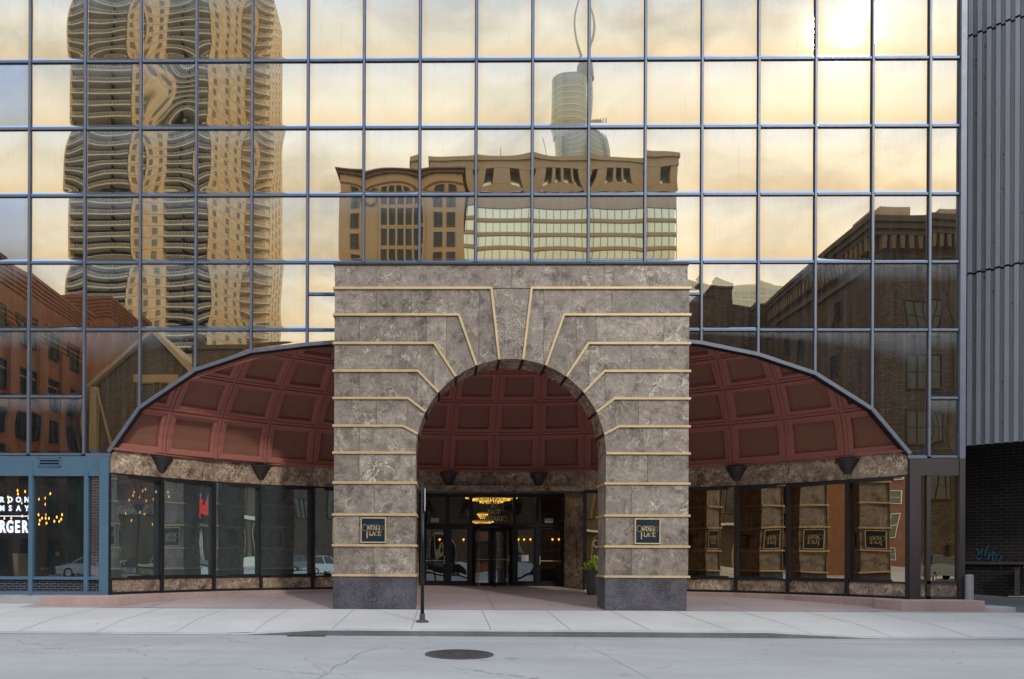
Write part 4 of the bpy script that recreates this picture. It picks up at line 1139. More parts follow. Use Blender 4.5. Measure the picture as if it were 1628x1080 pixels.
# lower ghost lettering on the revolving door, and ring ornament
m = MB(); cx_, cy_ = arcpt(1.82 * DTH, RA - .06)
pts = [(X(942) + 0 - .0 + .12 * math.cos(t), 4.55, 2.02 + .12 * math.sin(t)) for t in [2 * PI * i / 24 for i in range(25)]]
xr, zr = site(948, 865, DC + 4.5)
pts = [(xr + .115 * math.cos(t), 4.52, zr + .115 * math.sin(t)) for t in [2 * PI * i / 24 for i in range(25)]]
m.tube(pts, .012, 6, cap=False); m.bar((xr, 4.52, zr + .11), (xr, 4.75, zr + .11), .02, .02)
tag(m.build('wall_ring', M['gold'], None), 'thin brass ring fixed to the marble beside the planter', 'ring')

# chandeliers in the lobby
def chandelier(x, y, z, r, h, label, n=3):
    c = empty('chandelier', (x, y, z)); tag(c, label, 'chandelier', 'crystal chandeliers in the lobby')
    m = MB(); m.tube([(0, 0, h), (0, 0, max(h + .05, 4.05 - z))], .012, 6); m.lathe([(r, h), (r, h - .03), (0, h - .03)], n=20); m.build('frame', M['gold'], c)
    cr = MB(); q = random.Random(int(r * 100))
    for k in range(n):
        rk = r * (1 - .28 * k); zk = h - .06 - k * h / n
        cnt = int(rk * 90)
        for i in range(cnt):
            a = 2 * PI * i / cnt + q.uniform(-.02, .02); px_, py_ = rk * math.cos(a), rk * math.sin(a); L = h / n * q.uniform(.6, 1.0); s = .009
            cr.hexa([(px_ - s, py_ - s, zk - L), (px_ + s, py_ - s, zk - L), (px_ + s, py_ + s, zk - L), (px_ - s, py_ + s, zk - L)], [(px_ - s, py_ - s, zk), (px_ + s, py_ - s, zk), (px_ + s, py_ + s, zk), (px_ - s, py_ + s, zk)])
    cr.build('crystals', M['crystal'], c)
chandelier(13.2, 8.2, 3.72, 1.0, .26, 'wide crystal chandelier glowing high behind the address lettering', 3)
x_, z_ = site(767, 830, DC + 10.5); chandelier(x_, 10.5, z_ - .02, .46, .10, 'smaller lit tier chandelier lower behind the transom window', 2)
chandelier(x_, 10.5, z_ + .16, .22, .24, 'small pointed crystal lamp crowning the lower chandelier', 3)
sc_ = []
for i, (u, v) in enumerate(((737, 859), (824, 859), (833, 859), (843, 859), (878, 859), (888, 859), (699, 859))):
    x, z = site(u, v, DC + 12.9); root = empty('wall_sconce', (x, 12.95, z))
    tag(root, 'tiny amber sconce on the lobby rear wall, %s from the left' % ('second', 'third', 'fourth', 'fifth', 'sixth', 'rightmost', 'first')[i], 'wall lamp', 'sconces on the lobby rear wall')
    m = MB(); m.lathe([(0, -.03), (.035, 0), (.045, .06), (0, .07)], (0, -.05, 0), 8); m.build('shade', M['bulb'], root)
    m = MB(); m.box(-.015, -.03, -.12, .015, 0.04, .05); m.build('bracket', M['gold'], root)

# ------------------------------------------------------------------ wall lamps under the dome
def wall_lamp(k, label):
    a = k * DTH; x, y = arcpt(a, RA - .02); root = empty('wall_lamp', (x, y, 4.42), -a); tag(root, label, 'wall lamp', 'stepped bronze uplights on the marble fascia')
    m = MB(); z = 0; r = .32; prof = []
    for s in range(5):
        prof += [(r, -s * .085), (r - .035, -s * .085 - .07), (r - .06, -s * .085 - .085)]; r -= .047
    prof += [(0, -.43)]
    m.lathe([(0, -.03), (.31, -.03)] + prof, (0, -.0, 0), 20, -PI, 0); m.build('shade', M['bronzeb'], root, smooth=False)
    m = MB(); m.box(-.33, -.012, -.10, .33, .0, -.02); m.build('back_plate', M['bronze'], root)
    return root
for k, l_ in ((-7, 'leftmost stepped bronze cone lamp on the marble fascia, above the first two curved windows'), (-5, 'stepped bronze cone lamp on the fascia left of the arch, nearer the arch'), (-1, 'stepped bronze cone lamp above the doors, left one seen through the arch'),
              (1, 'stepped bronze cone lamp above the doors, right one seen through the arch'), (5, 'stepped bronze cone lamp on the fascia right of the arch, nearer the arch'), (7, 'rightmost stepped bronze cone lamp on the fascia near the bronze post')):
    wall_lamp(k, l_)

# ------------------------------------------------------------------ street furniture
sp = empty('street_sign', (10.89, -3.25, .11)); tag(sp, 'thin black post with a sign plate seen edge on, standing on the sidewalk', 'sign post')
m = MB(); m.tube([(0, 0, 0), (0, 0, 3.13)], .043, 12); m.build('post', M['black'], sp, smooth=True)
m = MB(); m.lathe([(0, 0), (.15, 0), (.15, .015), (.12, .04), (.065, .06), (.06, .17), (.055, .19), (0, .19)], n=16); m.build('base', M['iron'], sp)
m = MB(); m.box(.045, -.16, 2.5, .055, .16, 3.0); pl = m.build('sign_plate', M['white'], sp)
m = MB(); m.box(.0552, -.155, 2.505, .057, .155, 2.60); m.box(.043, -.155, 2.505, .0448, .155, 2.60); m.build('red_stripe', M['red'], pl)

mh = empty('manhole_cover', (site(731, 1041, 11.35)[0], -DC + 11.35, .004)); tag(mh, 'round cast iron manhole cover set in the street', 'manhole cover')
m = MB(); m.lathe([(.56, -.03), (.56, .006), (.50, .010), (.50, .0), (.49, .0)], n=48); m.build('rim', M['iron'], mh)
m = MB(); m.lathe([(.49, .004), (0, .006)], n=48)
for r in (.12, .22, .32, .42): m.lathe([(r - .012, .006), (r - .012, .012), (r + .012, .012), (r + .012, .005)], n=40)
for i in range(24):
    a = 2 * PI * i / 24; m.bar((.13 * math.cos(a), .13 * math.sin(a), .007), (.46 * math.cos(a), .46 * math.sin(a), .007), .014, .008)
m.build('lid', M['iron'], mh)
m = MB(); 
gx, _ = site(487, 1010, 14.2); m.box(gx - .38, YK - .30, -.05, gx + .38, YK - .07, -.035); 
o = m.build('drain_grate', M['iron'], None); tag(o, 'dark iron drain cover in the gutter by the left end of the kerb', 'drain')

# planter
px_, _ = site(941, 920, 22.0); pl = empty('planter', (px_ + .05, 3.05, walk_z(3.05))); tag(pl, 'tall grey tapered pot with lime green plants beside the right pier', 'planter')
m = MB(); m.lathe([(0, 0), (.19, 0), (.205, .02), (.25, .35), (.30, .74), (.31, .78), (.28, .78), (.27, .74), (0, .72)], n=28); m.build('pot', M['pot'], pl, smooth=True)
m = MB(); q = random.Random(11)
for i in range(420):
    a = q.uniform(0, 2 * PI); el = q.uniform(.2, 1.35); L = q.uniform(.12, .42) * (1.25 if math.cos(a) > 0 else .8); b = Vector((q.uniform(-.18, .18), q.uniform(-.18, .18), .74))
    d = Vector((math.cos(a) * math.cos(el), math.sin(a) * math.cos(el), math.sin(el))); p = b + d * L; s = q.uniform(.02, .045)
    t = d.cross(Vector((q.uniform(-1, 1), q.uniform(-1, 1), .3))).normalized() * s
    m.quad(p - d * s * 1.4, p + t, p + d * s * 1.6, p - t)
    if i % 9 == 0: m.quad(b - t * .12, b + t * .12, p + t * .1, p - t * .1)
m.build('plant', M['plantleaf'], pl, fix=False)

# ------------------------------------------------------------------ alley at the right
nb = empty('metal_clad_building', (27.3, 2.5, 5.1)); tag(nb, 'neighbouring building clad in grey corrugated metal above the dark alley', 'building')
A0 = Vector((24.6, 5.15)); DR = Vector((.745, -.667)).normalized(); NR = Vector((DR.y, -DR.x)) if False else Vector((-.667, -.745))
def clad(z0, z1, off=0.0):
    m = MB(); s = 0; pit = .22; L = 12.0
    while s < L:
        seq = [(0, 0), (.012, .13), (.118, .13), (.13, 0), (.22, 0)]
        for (a, da), (b, db) in zip(seq, seq[1:]):
            p = A0 + DR * (s + a) + NR * (da + off); q_ = A0 + DR * (s + b) + NR * (db + off)
            m.quad((p.x, p.y, z0), (q_.x, q_.y, z0), (q_.x, q_.y, z1), (p.x, p.y, z1))
        s += pit
    return m
M['clad'] = plain('grey_blue_cladding', (.32, .335, .38), .5, .2, .15, 1.2)
# sheets lap over the ones below at the joints
par(clad(5.05, 10.25).build('cladding', M['clad'], None, fix=False), nb); par(clad(10.31, 17.5, .012).build('cladding', M['clad'], None, fix=False), nb); par(clad(17.56, 26, .024).build('cladding', M['clad'], None, fix=False), nb)
m = MB()
for z in (10.25, 17.6):
    p = A0 + NR * -.004; q_ = A0 + DR * 12 + NR * -.004
m.prism([tuple(A0 - NR * .05), tuple(A0 + DR * 12 - NR * .05), tuple(A0 + DR * 12 - NR * 3), tuple(A0 - NR * 3)], 5.1, 26, 'z')
q_ = random.Random(4)
par(m.build('wall', M['bronzeb'], None), nb)
m = MB()
for i in range(150):
    s = q_.randint(0, 52) * .22 + .18; z = q_.uniform(5.4, 20); p = A0 + DR * s + NR * .012; m.box(p.x - .018, p.y - .018, z, p.x + .018, p.y + .018, z + .03)
par(m.build('rivets', M['steel'], None), nb)['kind'] = 'stuff'
# alley brick wall
al = empty('alley_wall', (26.5, 5, .4)); tag(al, 'black brick wall deep in the dark alley under the metal cladding', 'wall')
B0 = A0 - NR * 1.3 - DR * 2
def bp_(s, off=0): v = B0 + DR * s + NR * off; return v
m = MB(); m.prism([tuple(bp_(0)), tuple(bp_(16)), tuple(bp_(16, -.4)), tuple(bp_(0, -.4))], .2, 5.2, 'z'); par(m.build('brickwork', M['blackbrick'], None), al)
m = MB(); m.prism([tuple(bp_(0, .09)), tuple(bp_(16, .09)), tuple(bp_(16, .002)), tuple(bp_(0, .002))], 1.42, 1.50, 'z'); par(m.build('ledge', M['iron'], None), al)
def on_alley(u, v):
    # meet the sight line with the alley wall plane
    dx = (u - 706) / F; k = (B0.x - XC - dx * 0); # solve XC+dx*t = B0.x+DR.x*s ; t = DC + y = DC + B0.y + DR.y*s
    s = (B0.x - XC - dx * (DC + B0.y)) / (dx * DR.y - DR.x); y = B0.y + DR.y * s; d = DC + y
    return s, EZ + (CY + .0056 * (u - 691) - v) / F * d
m = MB()
for stroke in ([(372, 625), (385, 640), (380, 665), (398, 640), (405, 625), (402, 660), (420, 635), (418, 670), (432, 618), (450, 612)], [(425, 655), (445, 645), (440, 690), (428, 688), (455, 660), (470, 640), (462, 695)],
               [(468, 655), (500, 660), (518, 670), (505, 690), (470, 695), (490, 665)], [(505, 690), (512, 745), (530, 700)], [(415, 715), (440, 708), (462, 718)], [(370, 672), (390, 690), (400, 672)]):
    pts = []
    for zx, zy in stroke:
        s, z = on_alley(1440 + zx / 3.6, 700 + zy / 3.6); p = bp_(s, .006); pts.append((p.x, p.y, z))
    m.tube(pts, .012, 5)
o = m.build('graffiti', M['teal_paint'], al); o.parent = None; tag(o, 'teal spray painted scribble on the black alley brick', 'graffiti')
def alley_box(name, u0, v0, u1, v1, mat, label, cat, dep=.15, top=None):
    s0, z1 = on_alley(u0, v0); s1, z0 = on_alley(u1, v1); m = MB(); m.prism([tuple(bp_(s0, dep + .1)), tuple(bp_(s1, dep + .1)), tuple(bp_(s1, .1)), tuple(bp_(s0, .1))], z0, z1, 'z')
    m.prism([tuple(bp_(s0 - .02, dep + .12)), tuple(bp_(s1 + .02, dep + .12)), tuple(bp_(s1 + .02, .1)), tuple(bp_(s0 - .02, .1))], z1, z1 + .03, 'z')
    tag(m.build(name, M[mat], None, bevel=.008), label, cat)
alley_box('steel_guard_post', 1604, 905, 1612, 948, 'iron', 'dark square steel post standing against the alley wall', 'post')
alley_box('meter_box', 1619, 904, 1631, 919, 'steel', 'light grey utility box on the alley wall at the right edge', 'utility box')
alley_box('stone_block', 1596, 949, 1612, 957, 'kerb', 'rough pale stone block at the foot of the dark steel post', 'block', .4)
alley_box('stone_block', 1614, 949, 1634, 958, 'kerb', 'rough pale stone block below the grey utility box', 'block', .4)
bx_, _ = site(1539.5, 950, 18.6); m = MB(); m.tube([(0, 0, -.1), (0, 0, .90)], .098, 16); bo = empty('bollard', (bx_, -.2, .24)); tag(bo, 'worn pale grey steel bollard at the corner of the alley', 'bollard')
m.build('post', M['steel'], bo, smooth=False); m = MB(); m.lathe([(.10, .88), (.10, .905), (.06, .93), (0, .935)], n=16); m.build('cap', M['steel'], bo)

# ------------------------------------------------------------------ the street behind the camera (seen mirrored in the glass)
def mats_frame(x, y, z, rz=0, s=(1, 1, 1)): return Matrix.Translation((x, y, z)) @ Matrix.Rotation(rz, 4, 'Z') @ Matrix.Diagonal((*s, 1))
def winmesh(w, h, fm, gm, bars=1, dep=.12, sill=None, rails=1):
    """window unit facing +y, centre bottom at the origin"""
    m = MB(); f = min(.1, w * .09)
    m.box(-w / 2, -.02, 0, w / 2, .01, h, 1); m.cur = 0
    m.box(-w / 2 - f, -.02, -f, -w / 2, dep, h + f, 0); m.box(w / 2, -.02, -f, w / 2 + f, dep, h + f); m.box(-w / 2, -.02, h, w / 2, dep, h + f); m.box(-w / 2, -.02, -f, w / 2, dep + .05, 0)
    for i in range(bars): x = -w / 2 + w * (i + 1) / (bars + 1); m.box(x - f * .35, .01, 0, x + f * .35, dep * .6, h)
    for i in range(rails): z = h * (i + 1) / (rails + 1); m.box(-w / 2, .01, z - f * .3, w / 2, dep * .5, z + f * .3)
    return m.mesh('window', [fm, gm])
def facey(L): return -L          # facades facing the street look to +y

# A: dark romanesque brick building with a heavy corbelled cornice
LA = 34.0; XA = site(1385, 0, DC + LA)[0]; ZA = site(1385, 355, DC + LA)[1]; LA2 = 52.0
ba = empty('brick_building', (XA, -LA, 0)); tag(ba, 'tall dark brown brick building with heavy corbelled cornice across the street, mirrored at right', 'building')
m = MB(); m.box(XA, -LA2, 0, XA + 24, -LA, ZA - 1.2); par(m.build('wall', M['brownbrick'], None), ba)
m = MB()
for i, (o_, z0, z1) in enumerate(((.25, -3.3, -2.9), (.55, -1.3, -.9), (.8, -.9, -.45), (1.0, -.45, 0))): m.box(XA - o_, -LA2, ZA + z0, XA + 24, -LA + o_, ZA + z1)
par(m.build('cornice', plain('dark_cornice_stone', (.09, .065, .045), .85), None), ba)
m = MB(); 
for i in range(26):
    y = -LA - .3 - i * .68; m.prism([(y - .14, ZA - 2.3), (y + .14, ZA - 2.3), (y + .2, ZA - 1.3), (y - .2, ZA - 1.3)], XA - .5, XA, 'x')
for i in range(34):
    x = XA + .3 + i * .7; m.prism([(x - .14, ZA - 2.3), (x + .14, ZA - 2.3), (x + .2, ZA - 1.3), (x - .2, ZA - 1.3)], -LA, -LA + .5, 'y')
par(m.build('corbels', plain('corbel_stone', (.16, .11, .065), .85), None), ba)
m = MB(); m.box(XA - .06, -LA - 1.2, 0, XA + 1.2, -LA + .12, ZA - 3.3); m.box(XA + 5.9, -LA, 0, XA + 7.1, -LA + .12, ZA - 3.3); m.box(XA + 13, -LA, 0, XA + 14.2, -LA + .12, ZA - 3.3)
par(m.build('pilasters', M['brownbrick'], None), ba)
wm = winmesh(2.6, 2.5, M['woodframe'], M['darkglass'], 2, .15); T0 = []
for z in (ZA - 8.7, ZA - 12.7, ZA - 16.9, ZA - 21.1):
    for x in (XA + 3.6, XA + 10.0, XA + 17.2): T0.append(mats_frame(x - XA, .0, z))
many(ba, 'window', wm, T0)
wm = winmesh(1.1, 1.7, M['woodframe'], M['darkglass'], 0, .08); T0 = []
for (u, v) in ((1320, 520), (1320, 600), (1245, 565), (1268, 570), (1240, 640), (1330, 690)):
    d = (XA - XC) * F / (u - 706); z = EZ + (887 - v) / F * d; T0.append(mats_frame(-.02, -(d - DC) + LA, z, PI / 2))
many(ba, 'window', wm, T0)
m = MB(); x0, z0 = site(1390, 331, DC + 46); x1, _ = site(1440, 331, DC + 46); m.box(x0, -50, ZA - 3, x1, -46, z0); x2, z2 = site(1482, 338, DC + 42); m.box(x2, -50, ZA - 3, x2 + 9, -42, z2); par(m.build('penthouse', M['tan'], None), ba)
# lower brick block beside it
bb = empty('brick_annex', (38, -54, 0)); tag(bb, 'lower flat roofed dark brick block beside the corniced building, mirrored right of the arch', 'building')
dA = DC + 53; m = MB()
for (u0, u1, v) in ((1000, 1118, 474), (1118, 1163, 457), (1163, 1222, 493)):
    x0, z = site(u0, v, dA); x1, _ = site(u1, v, dA); m.box(x0, -64, 0, x1, -53, z)
    m.box(x0 - .1, -64.1, z, x1 + .1, -52.9, z + .3)
par(m.build('wall', M['brownbrick'], None), bb)

# W: white slab of flats far away
dW = DC + 180; x0, zt = site(1098, 452, dW); x1, _ = site(1262, 452, dW); bw_ = empty('white_apartment_block', (x0, -180, 0)); tag(bw_, 'far white apartment tower with gridded windows and a slab on its roof', 'building')
m = MB(); m.box(0, -16, 0, x1 - x0, 0, zt); m.build('wall', M['conc'], bw_)
xs0, zs0 = site(1133, 428, dW); xs1, _ = site(1170, 445, dW); m = MB(); m.prism([(xs0 - x0, zs0), (xs1 - x0, zs0 - 2.4), (xs1 - x0, zt + .1), (xs0 - x0 + 1, zt + .1)], -8, -2, 'y'); m.box(xs1 - x0, -10, zt, xs1 - x0 + 9, -3, zt + 1.6); m.build('roof_slab', M['conc'], bw_)
wm = winmesh(2.1, 1.5, M['conc'], M['greyglass'], 0, .1, rails=0); T0 = []
for r in range(6):
    for c in range(int((x1 - x0 - 1.2) / 2.9)): T0.append(mats_frame(2 + c * 2.9, 0, zt - 3.4 - r * 2.75))
many(bw_, 'window', wm, T0)

# E: gabled brown brick house and its long wing
LE = 34.0; dE = DC + LE
gx, gz_ = site(240, 527, dE); ex0, ez0 = site(143, 605, dE); ex1, ez1 = site(305, 590, dE); wx, wzv = site(420, 552, dE)
be = empty('gabled_brick_building', (gx, -LE, 0)); tag(be, 'brown brick building with a pointed gable and long wing across the street, mirrored at left', 'building')
m = MB(); m.prism([(ex0 + .5, 0), (ex1 - .3, 0), (ex1 - .3, ez1), (gx, gz_ - .3), (ex0 + .5, ez0)], -LE - 12, -LE, 'y'); m.box(ex1 - .3, -LE - 12, 0, 24, -LE - .35, wzv); par(m.build('wall', M['buffbrick'], None), be)
m = MB()
for a, b in (((ex0 - .2, ez0 - .5), (gx, gz_)), ((ex1 + .4, ez1 - .7), (gx, gz_))):
    a, b = Vector(a), Vector(b); d = (b - a).normalized(); n = Vector((-d.y, d.x)) * .18
    if n.y < 0: n = -n
    for off, dep in ((0, .5), (1, .3)):
        m.prism([tuple(a + n * off), tuple(b + n * off), tuple(b + n * (off + 1)), tuple(a + n * (off + 1))], -LE - 12, -LE + dep, 'y')
par(m.build('gable_coping', M['tan'], None), be)
m = MB(); m.box(ex1 - .3, -LE - .45, wzv, 24, -LE - .2, wzv + .35); m.tube([(gx + 3.1, -LE - 1, gz_ - 2.2), (gx + 3.1, -LE - 1, gz_ + .2)], .4, 10); par(m.build('parapet', M['buffbrick'], None), be)
m = MB(); m.box(ex0 - .1, -LE - .2, ez0 - 7, ex0 + .45, -LE + .45, ez0 - .4); m.bar((ex0 + .5, -LE + .5, ez0 - .6), (ex0 + 1.6, -LE + .5, ez0 - 4.8), .12, .12); par(m.build('corner_pier', M['tan'], None), be)
m = MB(); x_, z_ = site(225, 605, dE); m.box(gx - 1.5, -LE, z_, gx + 1.9, -LE + .12, z_ + .6); par(m.build('lintel', M['tan'], None), be)
wm = winmesh(1.15, 3.4, M['beigedark'], M['darkglass'], 0, .15); T0 = [mats_frame(-1.0 + .4, 0, z_ - 3.5), mats_frame(1.0 + .2, 0, z_ - 3.5)]
for x in range(7):
    for z in (5.6, 9.4, 13.0):
        T0.append(mats_frame(ex1 - gx + 2.0 + x * 3.9, -.35, z, s=(1, 1, .62)))
many(be, 'window', wm, T0)
# gothic doors, stone base, sign and canopy at street level
def pointed(w, h):
    m = MB(); pts = [(-w / 2, 0), (w / 2, 0), (w / 2, h * .62)] + [(w / 2 * (1 - (i / 5) ** 1.6), h * .62 + h * .38 * (i / 5)) for i in range(1, 6)] + [(-w / 2 * (1 - (i / 5) ** 1.6), h * .62 + h * .38 * (i / 5)) for i in range(4, 0, -1)] + [(-w / 2, h * .62)]
    m.cur = 0; m.prism([(p[0] * 1.22, p[1] * 1.06) for p in pts], -.02, .10, 'y'); m.cur = 1; m.prism(pts, .1, .14, 'y'); m.cur = 0; m.box(-.04, .14, 0, .04, .18, h * .95)
    return m.mesh('arched_door', [M['tan'], M['darkglass']])
pm = pointed(1.5, 3.6)
many(be, 'arched_door', pm, [mats_frame(x, -.35, .25) for x in (5.6, 10.2, 15.2, 22, 28.5)] + [mats_frame(-.2, 0, .25)])
m = MB(); m.box(ex0, -LE - 1, 0, ex1, -LE + .25, .9); m.box(ex1, -LE - .35, 0, 24, -LE - .1, .9); par(m.build('stone_base', M['conc'], None), be)
cn = MB(); cn.box(-6.5, -LE - .3, 4.05, 4.5, -LE + .5, 4.3); par(cn.build('canopy', M['conc'], None), be)

brw = empty('brick_row_building', (70, -34, 0)); tag(brw, 'long buff brick building with pointed doors and a red script sign further along the street', 'building')
m = MB(); m.box(0, -14, 0, 95, 0, 27); m.box(-.2, -14.2, 27, 95.2, .5, 28.2)
for i in range(17): m.box(i * 6 - .5 if i else 0, 0, 0, i * 6 + .5, .35, 24)
m.build('wall', M['buffbrick'], brw)
m = MB(); m.box(0, .35, 0, 95, .9, 1.1); m.box(0, .35, 7.2, 95, .8, 7.7); m.build('stone_base', M['conc'], brw)
many(brw, 'arched_door', pointed(2.4, 5.4), [mats_frame(3 + i * 6, .3, 1.1) for i in range(15)])
many(brw, 'window', winmesh(2.4, 2.6, M['woodframe'], M['darkglass'], 1, .15), [mats_frame(3 + i * 6, .0, z) for z in (12.5, 17, 21.5) for i in range(15)])
bs = text_mesh("Bally's", 5.2, .15, M['redneon'], None, (132.5, -33.3, 10.3), Matrix.Rotation(PI, 4, 'Z') @ RX, 'shop_sign', bold=.02, shear=.3, align='CENTER')
tag(bs, "large red script shop sign over the pointed doors of the buff brick building", 'sign')
# D: orange brick building along the left
LD0, LD1 = 23.0, 36.2; XD = site(0, 0, DC + 26)[0]; ZD = 20.7
bd = empty('orange_brick_building', (XD, -LD0, 0)); tag(bd, 'orange brick building with stepped cornice and dark windows across the street, mirrored at far left', 'building')
m = MB(); m.box(XD - 20, -LD1, 0, XD, -LD0, ZD - 1.4)
for i in range(5): m.box(XD - 20, -LD1 - .08 * i, ZD - 1.4 + i * .28, XD + .08 * (i + 1), -LD0 + .08 * i, ZD - 1.4 + (i + 1) * .28)
for z in (ZD - 3.2, ZD - 3.6, ZD - 4.0, ZD - 7.1): m.box(XD - 20, -LD1 - .01, z, XD + .07, -LD0 + .07, z + .16)
for i in range(5): y = -LD1 + .35 + i * 3.0; m.box(XD, y - .5, 0, XD + .28, y + .5, ZD - 4.2)
par(m.build('wall', M['orange'], None), bd)
wm = winmesh(1.5, 1.75, M['black'], M['darkglass'], 1, .1); T0 = []
for f_ in range(6):
    for i in range(4): T0.append(mats_frame(.02, LD0 - LD1 + .35 + 1.5 + i * 3.0, ZD - 3.1 - (f_ + 1) * 2.9 + (1.2 if f_ == 0 else .6), -PI / 2))
many(bd, 'window', wm, T0)
dd = DC + 55; xa_, za_ = site(138, 470, dd); xb_, _ = site(167, 470, dd)
b2 = empty('orange_stepped_block', (xb_, -55, 0)); tag(b2, 'taller orange brick block with ribbed cornice behind the gable, mirrored at left', 'building')
m = MB(); m.box(xa_ - 6, -64, 0, xb_, -55, za_ - 2.4)
for i in range(6): m.box(xa_ - 6, -64, za_ - 2.4 + i * .4, xb_ + .12 * (i + 1), -55 + .12 * (i + 1), za_ - 2.0 + i * .4)
par(m.build('wall', M['orange'], None), b2)

# G: the balcony tower
dG = DC + 146
def gx_(u, d=dG): return site(u, 0, d)[0]
bg = empty('balcony_tower', (gx_(103), -146, 0)); tag(bg, 'very tall beige brick apartment tower with rows of pale balconies, mirrored at left', 'building')
HT = 152; FH = 2.85
PA = [(gx_(103), -146), (gx_(330), -146), (gx_(392, DC + 156), -156), (gx_(445, DC + 178), -178), (gx_(140, DC + 178), -178)]
m = MB()
def cut(x0, x1, y0, y1): m.box(x0, y0, 0, x1, y1, HT)
cut(gx_(205), gx_(257), -165, -146); m.box(gx_(103), -165, 0, gx_(106), -146, HT)
m.box(gx_(106), -165, 0, gx_(320), -148.2, HT)
pB0 = Vector((gx_(322), -146.3)); pB1 = Vector((gx_(388, DC + 158), -158)); pC0 = Vector((gx_(418, DC + 160), -160)); pC1 = Vector((gx_(446, DC + 182), -182))
m.prism([tuple(pB0), tuple(pB1), (pB1.x - 8, -182), (gx_(205), -182), (gx_(205), -165), (pB0.x, -160)][::-1], 0, HT, 'z')
m.prism([tuple(pC0), tuple(pC1), (pC1.x - 30, -182), (pC0.x - 18, -165)][::-1], 0, HT, 'z')
par(m.build('wall', M['towerbrick'], None), bg)
m = MB(); m.box(gx_(106), -148.15, 0, gx_(204.5), -148.1, HT); m.box(gx_(257.5), -148.15, 0, gx_(320), -148.1, HT); par(m.build('recessed_wall', M['darkrecess'], None), bg)
def balc(w, d):
    m = MB(); m.box(0, -d, 0, w, .35, .22, 0)
    m.box(0, .25, .22, w, .3, .30); m.box(0, .22, 1.12, w, .32, 1.2)
    n = int(w / .35)
    for i in range(n + 1): x = w * i / n; m.box(max(0, x - .045), .25, .3, min(w, x + .045), .3, 1.12)
    return m.mesh('balcony', [M['conc']])
NF = int(HT / FH); T1 = []
base = Vector((gx_(103), -146, 0))
mA = balc(gx_(204) - gx_(106), 2.1); mB_ = balc(gx_(322) - gx_(258), 2.1); mC = balc((pC0 - pB1).length + 1.2, 1.5)
lo = 11
for me_, x, y, rz in ((mA, gx_(106), -146.05, 0), (mB_, gx_(258), -146.05, 0)):
    many(bg, 'balcony', me_, [mats_frame(x - base.x, y - base.y, i * FH) for i in range(NF, lo, -1)], 50)
dirC = (pC0 - pB1).normalized(); an = math.atan2(dirC.y, dirC.x)
many(bg, 'balcony', mC, [mats_frame(pB1.x - base.x, pB1.y - base.y, i * FH, an) for i in range(NF, lo, -1)], 0)
# partition fins within balcony bays
m = MB()
for u in (170, 290): m.box(gx_(u) - .12, -148.1, 0, gx_(u) + .12, -146.1, HT)
par(m.build('fin', M['darkrecess'], None), bg)
wm = winmesh(1.25, 1.35, M['beige'], M['greyglass2'], 0, .06, rails=1); T0 = []; T2 = []
for i in range(NF - 1, lo, -1):
    for u in (216, 242): T0.append(mats_frame(gx_(u) - base.x, .02, i * FH + .9))
    dB = (pB1 - pB0); L = dB.length; dB = dB.normalized(); a = math.atan2(dB.y, dB.x)
    for f in ((.16, .5, .82) if i % 2 else (.18, .49, .8)):
        p = pB0 + dB * L * f; T0.append(mats_frame(p.x - base.x, p.y - base.y, i * FH + (.9 if f != .5 else .6), a, (.85, 1, 1)))
    dC_ = (pC1 - pC0); L = dC_.length; dC_ = dC_.normalized(); a = math.atan2(dC_.y, dC_.x)
    for f in (.2, .4, .6, .8): p = pC0 + dC_ * L * f; T0.append(mats_frame(p.x - base.x, p.y - base.y, i * FH + .9, a, (1.2, 1, 1)))
many(bg, 'window', wm, T0)

# B: beige stone building
LB = 80; dB_ = DC + LB; xb0, zbt = site(533, 272, dB_); xb1, _ = site(741, 272, dB_)
b3 = empty('beige_stone_building', (xb0, -LB, 0)); tag(b3, 'beige stone building with brown cornice and tall window strips, mirrored above the arch at left', 'building')
WB = xb1 - xb0
m = MB(); m.box(.4, -18, 0, WB - .4, 0, zbt - .8); m.build('wall', M['beige'], b3)
m = MB(); m.box(0, -18.4, zbt - .8, WB, .5, zbt - .25); m.box(-.3, -18.6, zbt - .25, WB + .3, .9, zbt); m.box(.3, -.0, zbt - 2.6, WB - .3, .12, zbt - 2.3)
m.build('cornice', M['beigedark'], b3)
m = MB(); xa1, xa2 = site(600, 0, dB_)[0] - xb0, site(668, 0, dB_)[0] - xb0; m.box(xa1, .0, 0, xa2, .06, zbt - 3.1); m.build('window_bay', M['darkglass'], b3)
m = MB()
for i in range(6): x = xa1 + (xa2 - xa1) * i / 5; m.box(x - .14, .06, 0, x + .14, .35, zbt - 3.1)
for i in range(9): z = zbt - 5.2 - i * 3.0; m.box(xa1, .06, z, xa2, .16, z + .55)
m.build('bay_mullions', M['beige'], b3)
wm = winmesh(1.15, 2.0, M['beigedark'], M['darkglass'], 0, .1); T0 = []
for u in (565, 692, 714):
    for i in range(9): T0.append(mats_frame(site(u, 0, dB_)[0] - xb0, 0, zbt - 5.0 - i * 3.0))
many(b3, 'window', wm, T0)
m = MB(); x = site(585, 0, dB_)[0] - xb0
m.tube([(x + .9 * math.cos(t), .1, zbt - 3.9 + .9 * math.sin(t)) for t in [2 * PI * i / 20 for i in range(21)]], .16, 6, cap=False); m.build('round_medallion', M['beigedark'], b3)

